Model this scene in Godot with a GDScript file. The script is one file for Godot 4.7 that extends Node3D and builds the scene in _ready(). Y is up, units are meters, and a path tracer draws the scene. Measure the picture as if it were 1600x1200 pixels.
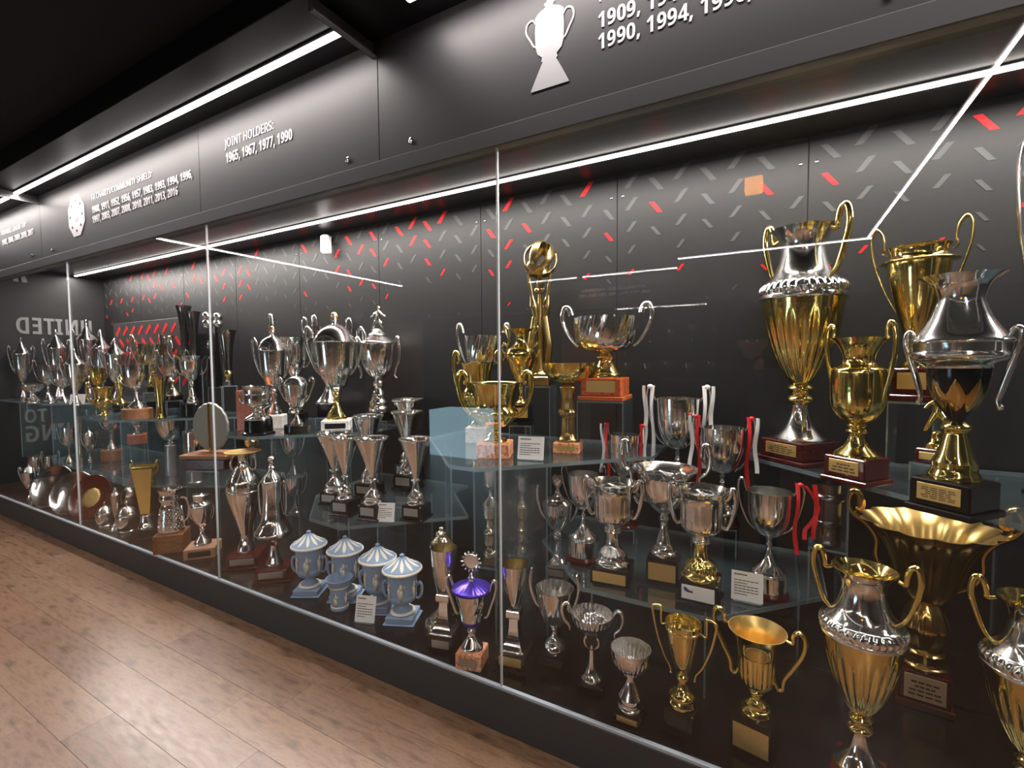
extends Node3D
# A long glass trophy case. x runs along the case (right = near), y up, z out of the case; glass at z = 0, back wall at z = -1.2.

const GLASS_TOP := 2.47
const CEIL := 2.735
const BACK := -1.2
const ENDX := -7.86
const DECK := 0.2
var mats := {}
var used := {}
var K := {}
var rng := RandomNumberGenerator.new()

func _ready():
	rng.seed = 11
	# ---- camera, environment, lamps
	var cam := Camera3D.new()
	cam.name = "camera"
	cam.position = Vector3(0, 1.6, 1.698)
	cam.basis = look(29.2386, -2.7376, -0.4203)
	cam.fov = rad_to_deg(2.0 * atan(600.0 / 740.0))
	cam.near = 0.02
	cam.far = 60.0
	add_child(cam)
	cam.current = true
	var we := WorldEnvironment.new()
	we.name = "environment"
	var en := Environment.new()
	en.background_mode = Environment.BG_COLOR
	en.background_color = Color(0, 0, 0)
	en.tonemap_mode = Environment.TONE_MAPPER_LINEAR
	en.tonemap_exposure = 1.0
	en.sdfgi_enabled = true
	en.ssao_enabled = true
	en.ssil_enabled = true
	we.environment = en
	add_child(we)
	make_materials()
	make_kinds()
	lamps()
	room()
	case_shell()
	back_wall()
	fascia()
	shelves()
	trophies()
	small_things()

func look(yaw, pitch, roll) -> Basis:
	var y := deg_to_rad(yaw)
	var p := deg_to_rad(pitch)
	var f := Vector3(-sin(y) * cos(p), sin(p), -cos(y) * cos(p))
	var r := f.cross(Vector3.UP).normalized()
	var u := r.cross(f)
	var a := deg_to_rad(roll)
	var r2 := r * cos(a) + u * sin(a)
	var u2 := u * cos(a) - r * sin(a)
	return Basis(r2, u2, -f)

# ------------------------------------------------------------------ lamps
func strip(called, label, at: Vector3, along: Vector3, length: float, width: float, energy: float, glow: float, tint: Color):
	# a linear lamp: aluminium channel, glowing diffuser, and an area light of its size just below
	var o := thing(called, label, "lamp", at)
	o.basis = Basis(along, Vector3.UP, along.cross(Vector3.UP))
	var b := MB.new()
	b.block(Vector3(0, 0.012, 0), Vector3(length, 0.012, width + 0.012), 0.002)
	obj("channel", b, mats.alu, o)
	var d := MB.new()
	d.block(Vector3(0, 0, 0), Vector3(length, 0.013, width), 0.005)
	var gm := StandardMaterial3D.new()
	gm.albedo_color = Color(0.9, 0.9, 0.9)
	gm.emission_enabled = true
	gm.emission = tint
	gm.emission_energy_multiplier = glow
	obj("diffuser", d, gm, o)
	var n := int(ceil(length / 2.2))
	for i in n:
		var l := AreaLight3D.new()
		l.name = "area_light"
		l.area_size = Vector2(length / n - 0.01, width)
		l.area_normalize_energy = true
		l.light_energy = energy / n
		l.light_color = tint
		l.area_range = 20.0
		l.area_attenuation = 2.0
		l.shadow_enabled = true
		add_child(l, true)
		l.position = at + along * ((i + 0.5) / n - 0.5) * length + Vector3(0, -0.006, 0)
		var zz := Vector3.UP
		l.basis = Basis(along, zz.cross(along), zz)
	return o

func lamps():
	var cool := Color(1.0, 0.965, 0.94)
	strip("case_led_strip", "long white strip lamp inside the glass case along its ceiling", Vector3((ENDX + 2.2) / 2.0 + 0.02, CEIL - 0.02, -0.90), Vector3.RIGHT, 2.2 - ENDX - 0.08, 0.03, 44.0, 9.0, cool)
	strip("soffit_led_strip", "white strip lamp above the fascia lettering, between the two dividing fins", Vector3(-3.76, 3.075, 0.145), Vector3.RIGHT, 4.06, 0.03, 2.9, 9.0, cool)
	strip("soffit_led_strip", "white strip lamp above the fascia in the bay nearest the camera", Vector3(0.55, 3.075, 0.145), Vector3.RIGHT, 3.8, 0.03, 2.9, 9.0, cool)
	strip("soffit_led_strip", "white strip lamp above the fascia at the far left end of the case", Vector3(-7.3, 3.075, 0.145), Vector3.RIGHT, 2.9, 0.03, 2.1, 9.0, cool)
	strip("ceiling_led_strip", "white ceiling strip lamp mirrored in the glass at upper right, running away from the case", Vector3(0.95, 3.09, 3.45), Vector3.BACK, 4.4, 0.022, 5.2, 8.0, cool)
	strip("ceiling_led_strip", "white ceiling strip lamp mirrored in the glass above the tall gold fluted urn", Vector3(-0.15, 3.09, 5.65), Vector3.RIGHT, 2.3, 0.022, 3.2, 8.0, cool)
	strip("ceiling_led_strip", "white ceiling strip lamp mirrored in the glass across the gold sculpture", Vector3(-2.78, 3.09, 6.35), Vector3.RIGHT, 2.7, 0.022, 3.2, 8.0, cool)
	strip("ceiling_led_strip", "white ceiling strip lamp mirrored in the glass at left, running away from the case", Vector3(-6.45, 3.09, 3.3), Vector3.BACK, 4.3, 0.022, 5.2, 8.0, cool)

# ------------------------------------------------------------------ mesh builder
class MB:
	var v := PackedVector3Array()
	var n := PackedVector3Array()
	var ix := PackedInt32Array()
	var t := Transform3D()

	func tri_count() -> int:
		return ix.size() / 3

	func quad(a: Vector3, b: Vector3, c: Vector3, d: Vector3):
		# counter-clockwise seen from outside
		var nn := (t.basis * ((b - a).cross(d - a))).normalized()
		if nn == Vector3.ZERO:
			nn = (t.basis * ((c - a).cross(d - a))).normalized()
		var s := v.size()
		for p in [a, b, c, d]:
			v.append(t * p)
			n.append(nn)
		ix.append_array(PackedInt32Array([s, s + 2, s + 1, s, s + 3, s + 2]))

	func fan(pts: Array, up: Vector3):
		var s := v.size()
		var nn := (t.basis * up).normalized()
		for p in pts:
			v.append(t * p)
			n.append(nn)
		for i in range(1, pts.size() - 1):
			var f: Vector3 = (pts[i] - pts[0]).cross(pts[i + 1] - pts[0])
			if f.dot(up) > 0:
				ix.append_array(PackedInt32Array([s, s + i + 1, s + i]))
			else:
				ix.append_array(PackedInt32Array([s, s + i, s + i + 1]))

	func grid(rows: Array, wrap: bool):
		# smooth surface through rows of points; outside = (next row) x (next column)
		var nr := rows.size()
		var first: PackedVector3Array = rows[0]
		var nc := first.size()
		if nr < 2:
			return
		var s := v.size()
		var acc := PackedVector3Array()
		acc.resize(nr * nc)
		var pts := PackedVector3Array()
		for r in rows:
			pts.append_array(r)
		var last := nc if wrap else nc - 1
		for i in nr - 1:
			for j in last:
				var j2 := (j + 1) % nc
				var a := i * nc + j
				var b := (i + 1) * nc + j
				var c := (i + 1) * nc + j2
				var d := i * nc + j2
				var f := (pts[c] - pts[a]).cross(pts[d] - pts[b])
				f = -f
				acc[a] += f
				acc[b] += f
				acc[c] += f
				acc[d] += f
				ix.append_array(PackedInt32Array([s + a, s + d, s + b, s + b, s + d, s + c]))
		for k in pts.size():
			v.append(t * pts[k])
			var q := (t.basis * (-acc[k]))
			n.append(q.normalized() if q.length() > 1e-14 else Vector3.UP)

	func block(at: Vector3, size: Vector3, bevel: float):
		# a box standing on `at`, all upright and top edges bevelled
		prism(at, [[-1, -1], [1, -1], [1, 1], [-1, 1]], size, bevel)

	func prism(at: Vector3, _unused: Array, size: Vector3, bv: float):
		var hx := size.x / 2.0
		var hz := size.z / 2.0
		var b: float = min(bv, min(size.y * 0.45, min(hx, hz) * 0.9))
		var lv := [[0.0, b], [b, 0.0], [size.y - b, 0.0], [size.y, b]]
		var rings := []
		for l in lv:
			var k: float = l[1]
			var x: float = hx - k
			var z: float = hz - k
			var y: float = at.y + l[0]
			var c: float = b
			rings.append([Vector3(at.x + x, y, at.z - z + c), Vector3(at.x + x, y, at.z + z - c), Vector3(at.x + x - c, y, at.z + z), Vector3(at.x - x + c, y, at.z + z), Vector3(at.x - x, y, at.z + z - c), Vector3(at.x - x, y, at.z - z + c), Vector3(at.x - x + c, y, at.z - z), Vector3(at.x + x - c, y, at.z - z)])
		for i in 3:
			for j in 8:
				var k2 := (j + 1) % 8
				quad(rings[i][j], rings[i + 1][j], rings[i + 1][k2], rings[i][k2])
		fan(rings[3], Vector3.UP)
		fan(rings[0], Vector3.DOWN)

	func plate(poly: Array, y0: float, y1: float):
		# flat plate over a polygon of Vector2(x, z)
		var top := []
		var bot := []
		var area := 0.0
		for i in poly.size():
			var p: Vector2 = poly[i]
			var q: Vector2 = poly[(i + 1) % poly.size()]
			area += p.x * q.y - q.x * p.y
			top.append(Vector3(p.x, y1, p.y))
			bot.append(Vector3(p.x, y0, p.y))
		fan(top, Vector3.UP)
		fan(bot, Vector3.DOWN)
		for i in poly.size():
			var k := (i + 1) % poly.size()
			if area > 0:
				quad(bot[i], top[i], top[k], bot[k])
			else:
				quad(bot[k], top[k], top[i], bot[i])

	func tube(path: PackedVector3Array, ra: PackedFloat32Array, flat: float, seg: int):
		# a bar swept along a curve in the xy plane; flat = depth in z over height in the plane
		var rows := []
		var m := path.size()
		for i in m:
			var d := (path[min(i + 1, m - 1)] - path[max(i - 1, 0)]).normalized()
			var side := Vector3(-d.y, d.x, 0)
			if side.length() < 0.01:
				side = Vector3(1, 0, 0)
			side = side.normalized()
			var bi := d.cross(side).normalized()
			var row := PackedVector3Array()
			for j in seg:
				var a := TAU * j / seg
				row.append(path[i] + side * cos(a) * ra[i] + bi * sin(a) * ra[i] * flat)
			rows.append(row)
		grid(rows, true)
		var d0 := (path[0] - path[1]).normalized()
		var d1 := (path[m - 1] - path[m - 2]).normalized()
		fan(Array(rows[0]), d0)
		fan(Array(rows[m - 1]), d1)

	func lathe(sections: Array, seg: int, opt: Dictionary, phase := 0.0):
		# sections: arrays of Vector2(radius, height); a new section starts at each crease
		var nf: int = opt.get("flutes", 0)
		var amp: float = opt.get("amp", 0.0)
		var f0: float = opt.get("f0", -INF)
		var f1: float = opt.get("f1", INF)
		var twist: float = opt.get("twist", 0.0)
		var scal: float = opt.get("scallop", 0.0)
		for sec in sections:
			var rows := []
			for p in sec:
				var row := PackedVector3Array()
				var w := 0.0
				if nf > 0 and p.y >= f0 and p.y <= f1:
					var e: float = (f1 - f0) * 0.15
					w = amp * clampf((p.y - f0) / e, 0, 1) * clampf((f1 - p.y) / e, 0, 1) if is_finite(e) else amp
				for j in seg:
					var a := TAU * j / seg + phase
					var r: float = p.x
					var y: float = p.y
					if w != 0.0:
						var g := absf(sin(nf * 0.5 * (a + twist * p.y)))
						r *= 1.0 + w * (g - 0.6)
						if scal > 0.0 and p.y > f1 - scal * 2.0:
							y += (g - 0.6) * scal * 0.5
					row.append(Vector3(r * cos(a), y, r * sin(a)))
				rows.append(row)
			grid(rows, true)

	func mesh() -> ArrayMesh:
		var arr := []
		arr.resize(Mesh.ARRAY_MAX)
		arr[Mesh.ARRAY_VERTEX] = v
		arr[Mesh.ARRAY_NORMAL] = n
		arr[Mesh.ARRAY_INDEX] = ix
		var am := ArrayMesh.new()
		am.add_surface_from_arrays(Mesh.PRIMITIVE_TRIANGLES, arr)
		return am

# ------------------------------------------------------------------ scene helpers
func numbered(called: String) -> String:
	if not used.has(called):
		used[called] = 0
		return called
	used[called] += 1
	return "%s_%03d" % [called, used[called]]

func thing(called, label, category, at := Vector3.ZERO, turn := 0.0, group := "") -> Node3D:
	var o := Node3D.new()
	o.name = numbered(called)
	add_child(o, true)
	o.position = at
	o.rotation.y = deg_to_rad(turn)
	o.set_meta("label", label)
	o.set_meta("category", category)
	if group:
		o.set_meta("group", group)
	return o

func obj(called, b, m: Material, parent: Node = self) -> MeshInstance3D:
	var o := MeshInstance3D.new()
	o.name = numbered(called) if parent == self else called
	o.mesh = b.mesh() if b is MB else b
	o.material_override = m
	parent.add_child(o, true)
	return o

func struct(called, b, m: Material, label := "", cat := "") -> MeshInstance3D:
	var o := obj(called, b, m)
	o.set_meta("kind", "structure")
	if label:
		o.set_meta("label", label)
	if cat:
		o.set_meta("category", cat)
	return o

func boxm(at: Vector3, size: Vector3, bevel := 0.0) -> MB:
	var b := MB.new()
	b.block(at, size, bevel)
	return b

func curve(pts: Array, sub: int) -> Array:
	# Catmull-Rom through points
	var out := []
	for i in pts.size() - 1:
		var p0: Vector2 = pts[max(i - 1, 0)]
		var p1: Vector2 = pts[i]
		var p2: Vector2 = pts[i + 1]
		var p3: Vector2 = pts[min(i + 2, pts.size() - 1)]
		for k in sub:
			out.append(p1.cubic_interpolate(p2, p0, p3, float(k) / sub))
	out.append(pts[-1])
	return out

func sections(prof: Array, R: float, H: float) -> Array:
	# [radius, height, 1 = crease] points into smooth runs of metric points
	var runs := []
	var run := []
	for p in prof:
		run.append(Vector2(p[0] * R, p[1] * H))
		if p.size() > 2:
			if run.size() > 1:
				runs.append(run)
			run = [Vector2(p[0] * R, p[1] * H)]
	if run.size() > 1:
		runs.append(run)
	var out := []
	for r in runs:
		out.append(curve(r, 4) if r.size() > 2 else r)
	return out

func inner_of(prof_sections: Array, R: float) -> Array:
	# the inside of an open cup: back down a little inside the outer wall
	var flat := []
	for s in prof_sections:
		flat.append_array(s)
	flat.reverse()
	var out := []
	var th := R * 0.035
	var lowest: float = flat[-1].y + th
	for p in flat:
		var q := Vector2(max(p.x - th, 0.0005), max(p.y, lowest))
		if out.is_empty() or out[-1].distance_to(q) > 0.0005:
			out.append(q)
	out.append(Vector2(0.0004, lowest))
	var top: Vector2 = flat[0]
	return [[top, Vector2(top.x - th, top.y)], out]

func solid(c: Color, rough := 0.5, metal := 0.0) -> StandardMaterial3D:
	var m := StandardMaterial3D.new()
	m.albedo_color = c
	m.roughness = rough
	m.metallic = metal
	return m

func noise_tex(freq: float, octaves: int, ramp: Array, sx := 256, sy := 256, sd := 1) -> NoiseTexture2D:
	var f := FastNoiseLite.new()
	f.seed = sd
	f.noise_type = FastNoiseLite.TYPE_SIMPLEX_SMOOTH
	f.frequency = freq
	f.fractal_octaves = octaves
	var g := Gradient.new()
	var offs := PackedFloat32Array()
	var cols := PackedColorArray()
	for i in ramp.size():
		offs.append(float(i) / (ramp.size() - 1))
		cols.append(ramp[i])
	g.offsets = offs
	g.colors = cols
	var t := NoiseTexture2D.new()
	t.width = sx
	t.height = sy
	t.seamless = true
	t.noise = f
	t.color_ramp = g
	return t

func grained(ramp: Array, scale: Vector3, rough: float, freq := 0.02, sd := 1) -> StandardMaterial3D:
	var m := StandardMaterial3D.new()
	m.albedo_texture = noise_tex(freq, 4, ramp, 256, 256, sd)
	m.roughness = rough
	m.uv1_triplanar = true
	m.uv1_scale = scale
	return m

func ripple(m: StandardMaterial3D, amount: float, freq: float):
	# hand-worked metal is never quite even
	var f := FastNoiseLite.new()
	f.seed = 5
	f.frequency = freq
	f.fractal_octaves = 2
	var t := NoiseTexture2D.new()
	t.width = 256
	t.height = 256
	t.seamless = true
	t.as_normal_map = true
	t.bump_strength = 4.0
	t.noise = f
	m.normal_enabled = true
	m.normal_texture = t
	m.normal_scale = amount
	m.uv1_triplanar = true
	m.uv1_scale = Vector3(5, 5, 5)

func make_materials():
	mats.silver = solid(Color(0.955, 0.955, 0.94), 0.11, 1.0)
	ripple(mats.silver, 0.10, 0.02)
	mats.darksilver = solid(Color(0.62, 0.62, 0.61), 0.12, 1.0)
	mats.brushedsilver = solid(Color(0.72, 0.73, 0.74), 0.32, 1.0)
	mats.pewter = solid(Color(0.42, 0.42, 0.42), 0.25, 1.0)
	mats.pewterlight = solid(Color(0.80, 0.79, 0.75), 0.22, 1.0)
	mats.gold = solid(Color(0.93, 0.845, 0.52), 0.11, 1.0)
	ripple(mats.gold, 0.08, 0.02)
	mats.goldpale = solid(Color(0.88, 0.84, 0.72), 0.14, 1.0)
	mats.brass = solid(Color(0.84, 0.70, 0.43), 0.16, 1.0)
	mats.brushed = solid(Color(0.86, 0.74, 0.47), 0.36, 1.0)
	mats.bronze = solid(Color(0.64, 0.56, 0.37), 0.26, 1.0)
	mats.violet = solid(Color(0.30, 0.22, 0.68), 0.22, 0.6)
	mats.black = solid(Color(0.045, 0.042, 0.042), 0.16)
	mats.blackmatt = solid(Color(0.12, 0.115, 0.115), 0.5)
	mats.redwood = grained([Color(0.14, 0.035, 0.03), Color(0.27, 0.075, 0.06), Color(0.20, 0.05, 0.04)], Vector3(2, 9, 9), 0.16, 0.02, 3)
	mats.wood = grained([Color(0.36, 0.22, 0.13), Color(0.56, 0.38, 0.24), Color(0.44, 0.28, 0.17)], Vector3(2, 14, 14), 0.4, 0.02, 4)
	mats.lightwood = grained([Color(0.60, 0.45, 0.34), Color(0.74, 0.58, 0.45)], Vector3(2, 12, 12), 0.4, 0.02, 5)
	mats.orangewood = grained([Color(0.52, 0.22, 0.10), Color(0.74, 0.38, 0.20), Color(0.62, 0.29, 0.14)], Vector3(5, 6, 6), 0.25, 0.02, 6)
	mats.marble = grained([Color(0.88, 0.58, 0.42), Color(0.72, 0.42, 0.28), Color(0.93, 0.72, 0.58), Color(0.66, 0.38, 0.26)], Vector3(9, 9, 9), 0.2, 0.015, 7)
	mats.whitemarble = grained([Color(0.80, 0.79, 0.77), Color(0.92, 0.91, 0.90), Color(0.70, 0.69, 0.68)], Vector3(6, 6, 6), 0.25, 0.012, 8)
	mats.darkmarble = grained([Color(0.05, 0.05, 0.045), Color(0.16, 0.15, 0.12), Color(0.08, 0.07, 0.06)], Vector3(9, 9, 9), 0.15, 0.02, 9)
	mats.greyblock = solid(Color(0.30, 0.29, 0.28), 0.4)
	mats.blue = solid(Color(0.53, 0.635, 0.75), 0.65)
	mats.ivory = solid(Color(0.93, 0.92, 0.86), 0.6)
	mats.brass_plate = solid(Color(0.80, 0.68, 0.42), 0.35, 0.7)
	mats.brass_big = mats.brass_plate
	mats.brass_top = mats.brass_plate
	mats.pale_plate = solid(Color(0.78, 0.66, 0.52), 0.45, 0.3)
	mats.grey_plate = solid(Color(0.62, 0.59, 0.55), 0.35, 0.6)
	mats.dark_plate = solid(Color(0.16, 0.14, 0.12), 0.3, 0.4)
	mats.white_plate = solid(Color(0.84, 0.85, 0.87), 0.35, 0.2)
	mats.ink = solid(Color(0.12, 0.11, 0.11), 0.7)
	mats.paper = solid(Color(0.90, 0.90, 0.89), 0.7)
	mats.red = solid(Color(0.80, 0.03, 0.08), 0.5)
	mats.white = solid(Color(0.90, 0.90, 0.90), 0.5)
	mats.alu = solid(Color(0.55, 0.56, 0.58), 0.4, 0.6)
	mats.panel = solid(Color(0.100, 0.101, 0.101), 0.5)
	mats.panel.metallic_specular = 0.26
	mats.panelgap = solid(Color(0.02, 0.02, 0.02), 0.8)
	mats.fascia = solid(Color(0.185, 0.178, 0.192), 0.5)
	mats.trim = solid(Color(0.27, 0.27, 0.28), 0.5)
	mats.ceiling = solid(Color(0.075, 0.075, 0.078), 0.35)
	mats.void = solid(Color(0.06, 0.06, 0.06), 0.9)
	mats.deck = solid(Color(0.036, 0.034, 0.034), 0.2)
	mats.kick = solid(Color(0.27, 0.268, 0.268), 0.55)
	mats.sill = solid(Color(0.70, 0.74, 0.78), 0.4)
	mats.joint = solid(Color(0.74, 0.76, 0.77), 0.4)
	mats.dash_red = solid(Color(0.66, 0.07, 0.08), 0.5)
	mats.dash_red.metallic_specular = 0.25
	mats.dash_grey = solid(Color(0.185, 0.19, 0.19), 0.5)
	mats.dash_grey.metallic_specular = 0.26
	mats.print = solid(Color(0.88, 0.87, 0.88), 0.6)
	mats.print_grey = solid(Color(0.74, 0.74, 0.76), 0.6)
	mats.print_dim = solid(Color(0.36, 0.36, 0.36), 0.6)
	mats.brownwall = grained([Color(0.40, 0.22, 0.15), Color(0.54, 0.31, 0.22)], Vector3(6, 1, 6), 0.5, 0.02, 12)
	mats.roomwall = solid(Color(0.10, 0.10, 0.10), 0.7)
	var g := StandardMaterial3D.new()
	g.albedo_color = Color(0.95, 1.0, 0.99, 0.003)
	g.transparency = BaseMaterial3D.TRANSPARENCY_ALPHA
	g.roughness = 0.0
	g.metallic_specular = 0.39
	mats.pane = g
	var g2 := StandardMaterial3D.new()
	g2.albedo_color = Color(0.60, 0.74, 0.78, 0.025)
	g2.transparency = BaseMaterial3D.TRANSPARENCY_ALPHA
	g2.roughness = 0.02
	mats.shelf = g2
	var g3 := StandardMaterial3D.new()
	g3.albedo_color = Color(0.42, 0.49, 0.51, 0.55)
	g3.transparency = BaseMaterial3D.TRANSPARENCY_ALPHA
	g3.roughness = 0.15
	mats.glassedge = g3
	for i in 4:
		var base: Color = [Color(0.42, 0.315, 0.235), Color(0.45, 0.34, 0.255), Color(0.40, 0.295, 0.225), Color(0.43, 0.31, 0.235)][i]
		var m := StandardMaterial3D.new()
		m.albedo_texture = noise_tex(0.014, 6, [base.darkened(0.34), base.darkened(0.05), base.lightened(0.06), base, base.darkened(0.22)], 512, 512, 20)
		m.uv1_triplanar = true
		m.uv1_world_triplanar = true
		m.uv1_scale = Vector3(0.55, 1.0, 2.6)
		m.uv1_offset = Vector3(0.31 * i, 0, 0.17 * i)
		m.detail_enabled = true
		m.detail_albedo = noise_tex(0.11, 3, [Color(0.80, 0.78, 0.76), Color(1, 1, 1), Color(0.9, 0.9, 0.9)], 512, 512, 33)
		m.detail_blend_mode = BaseMaterial3D.BLEND_MODE_MUL
		m.roughness = 0.36
		m.roughness_texture = noise_tex(0.05, 3, [Color(0.75, 0.75, 0.75), Color(1, 1, 1)], 256, 256, 40)
		m.metallic_specular = 0.5
		mats["floor%d" % i] = m

# ------------------------------------------------------------------ room
func room():
	# floor: planks along x
	var f := struct("floor", boxm(Vector3(-2.75, -0.12, 3.1), Vector3(12.7, 0.108, 8.7), 0.0), mats.void, "brown wood plank floor running alongside the glass case", "floor")
	var w := 0.19
	var count := 0
	for k in 13:
		var z := 0.0 + w * (k + 0.5)
		var x := -9.05 + rng.randf() * 0.9
		var xs := [-9.05]
		while x < 3.55:
			xs.append(x)
			x += 0.9 + rng.randf() * 0.5
		xs.append(3.55)
		for i in xs.size() - 1:
			var a: float = xs[i]
			var b: float = xs[i + 1]
			if b - a < 0.06:
				continue
			obj("plank", boxm(Vector3((a + b) / 2, -0.012, z), Vector3(b - a - 0.0006, 0.012 - rng.randf() * 0.0003, w - 0.0006), 0.0006), mats["floor%d" % (rng.randi() % 4)], f)
			count += 1
	var rest := MB.new()
	for k in range(13, 39):
		rest.block(Vector3(-2.75, -0.012, w * (k + 0.5)), Vector3(12.6, 0.012, w - 0.0012), 0.0008)
	obj("plank_field", rest, mats.floor0, f).set_meta("kind", "stuff")
	struct("ceiling", boxm(Vector3(-2.75, 3.25, 2.6), Vector3(12.9, 0.12, 9.9), 0.0), mats.void, "black ceiling above the room", "ceiling")
	struct("wall_left", boxm(Vector3(-9.15, -0.1, 2.6), Vector3(0.14, 3.5, 9.9), 0.0), mats.roomwall)
	struct("wall_right", boxm(Vector3(3.65, -0.1, 2.6), Vector3(0.14, 3.5, 9.9), 0.0), mats.roomwall)
	var opp := struct("wall_front", boxm(Vector3(-2.75, -0.1, 7.42), Vector3(12.9, 3.5, 0.14), 0.0), mats.roomwall)
	struct("wall_outer", boxm(Vector3(-2.75, -0.1, -1.42), Vector3(12.9, 3.5, 0.14), 0.0), mats.void)

# ------------------------------------------------------------------ case
func case_shell():
	var L := 2.2 - ENDX
	var cx := (2.2 + ENDX) / 2.0
	# kick plate, sill strip, deck
	struct("trim_kick", boxm(Vector3(-2.75, 0, -0.0), Vector3(12.7, 0.188, 0.018), 0.002), mats.kick, "dark grey plinth board under the glass", "plinth board")
	struct("trim_sill", boxm(Vector3(-2.75, 0.1885, -0.001), Vector3(12.7, 0.015, 0.018), 0.002), mats.sill, "thin grey metal sill strip under the glass", "sill")
	struct("case_deck", boxm(Vector3(cx, 0.1, (BACK - 0.02) / 2.0), Vector3(L + 0.04, DECK - 0.1, -BACK - 0.02), 0.0), mats.deck, "glossy black deck of the glass case", "deck")
	struct("case_step", boxm(Vector3(0.9, DECK, -0.98), Vector3(2.5, 0.012, 0.42), 0.002), mats.deck, "low black step at the back of the deck", "step")
	struct("case_ceiling", boxm(Vector3(cx, CEIL, (BACK - 0.03) / 2.0), Vector3(L + 0.3, 0.04, -BACK + 0.03), 0.0), mats.ceiling, "dark glossy ceiling inside the glass case", "ceiling")
	struct("wall_end", boxm(Vector3(ENDX - 0.03, 0.1, BACK / 2.0), Vector3(0.06, 3.1, -BACK + 0.02), 0.0), mats.panel, "dark end wall of the case with faint mirrored lettering", "wall")
	struct("wall_case_right", boxm(Vector3(2.24, 0.1, BACK / 2.0), Vector3(0.06, 3.1, -BACK + 0.02), 0.0), mats.panel)
	# front glass
	var xs := [ENDX, -5.25, -3.14, -1.012, 1.10, 2.2]
	var names := ["far left pane of the glass front, before the covered silver cups", "second glass pane from the left, before the gold-mouthed amphora's left neighbours", "third glass pane from the left, before the blue urns", "widest glass pane at right, before the big gold urns", "last glass pane beyond the right edge of the photo"]
	for i in 5:
		var o := obj("window_%d" % (i + 1), boxm(Vector3((xs[i] + xs[i + 1]) / 2.0, 0.205, 0.0), Vector3(xs[i + 1] - xs[i] - 0.008, GLASS_TOP - 0.205 + 0.03, 0.010), 0.0), mats.pane)
		o.set_meta("kind", "structure")
		o.set_meta("label", names[i])
	for i in range(1, 5):
		var s := struct("trim_joint", boxm(Vector3(xs[i], 0.205, 0.0), Vector3(0.007, GLASS_TOP - 0.205, 0.012), 0.001), mats.joint)
	# mirrored lettering on the end wall (the back of glass lettering)
	var sign := thing("reversed_lettering", "large grey mirrored lettering on the dark end wall, read from behind", "lettering", Vector3(ENDX + 0.006, 0, 0))
	for it in [["“", 2.36, -0.33, 0.44], ["UNITED", 1.965, -0.35, 0.27], ["TO", 0.895, -0.38, 0.22], ["NING", 0.66, -0.38, 0.27]]:
		var tm := text_mesh(it[0], it[3], true, 0.82)
		var mi := obj("word", tm[0], mats.print_dim, sign)
		# local x of the text runs towards the viewer (+z), seen from +x it reads backwards
		mi.basis = Basis(Vector3(0, 0, 1), Vector3.UP, Vector3(-1, 0, 0)) * Basis.from_scale(Vector3(0.74, 1, 1))
		mi.position = Vector3(0, it[1] - it[3] * 0.22, it[2] - tm[1] * 0.74)

func text_mesh(txt: String, height: float, bold: bool, squeeze := 1.0, depth := 0.003) -> Array:
	var sf := SystemFont.new()
	sf.font_names = PackedStringArray(["Droid Sans"])
	sf.font_weight = 700 if bold else 400
	var tm := TextMesh.new()
	tm.text = txt
	tm.font = sf
	tm.font_size = 48
	tm.pixel_size = height / 48.0
	tm.depth = depth
	tm.curve_step = 3.0
	tm.horizontal_alignment = HORIZONTAL_ALIGNMENT_LEFT
	tm.vertical_alignment = VERTICAL_ALIGNMENT_BOTTOM
	var bb := tm.get_aabb()
	return [tm, bb.size.x + bb.position.x]

func back_wall():
	var wall := struct("wall_back", boxm(Vector3((2.2 + ENDX) / 2.0, 0.1, BACK - 0.03), Vector3(2.2 - ENDX + 0.1, 3.0, 0.04), 0.0), mats.panelgap, "dark back wall of the case with falling red and grey dashes", "wall")
	var pw := 0.996
	for i in 11:
		var x1 := 2.115 - pw * i
		if i == 0:
			x1 = 2.2
		var x0 := 2.115 - pw * (i + 1)
		if x0 < ENDX + 0.05:
			x0 = ENDX
		if x1 <= x0 + 0.05:
			continue
		var p := obj("panel", boxm(Vector3((x0 + x1) / 2.0, DECK, BACK - 0.005), Vector3(x1 - x0 - 0.004, CEIL - DECK, 0.01), 0.0015), mats.panel, wall)
		for sx in [x0 + 0.035, x1 - 0.035]:
			var s := MB.new()
			s.t = Transform3D(Basis(Vector3.RIGHT, PI / 2), Vector3(sx, 2.60, BACK))
			s.lathe([[Vector2(0.008, 0), Vector2(0.008, 0.002)], [Vector2(0.008, 0.002), Vector2(0.004, 0.003), Vector2(0.0002, 0.001)]], 10, {})
			obj("screw", s, mats.black, p)
		var k0 := int(ceil((x0 + 1.069) / 0.1428))
		var k1 := int(floor((x1 + 1.069) / 0.1428))
		for k in range(k0, k1 + 1):
			var x := -1.069 + 0.1428 * k
			var fwd := posmod(k, 2) == 0
			for r in 6:
				var y := (2.684 if fwd else 2.640) - 0.1367 * r
				var w := 0.096 - 0.1 * (2.684 - y)
				var drop := 0.0 if r < 3 else (0.25 if r == 3 else (0.45 if r == 4 else 0.65))
				if rng.randf() < drop or x - w / 2 < x0 + 0.01 or x + w / 2 > x1 - 0.01 or y + w * 0.45 > CEIL - 0.005:
					continue
				var red := rng.randf() < 0.34
				obj("red_dash" if red else "grey_dash", dash(x, y, w, fwd), mats.dash_red if red else mats.dash_grey, p)

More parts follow.
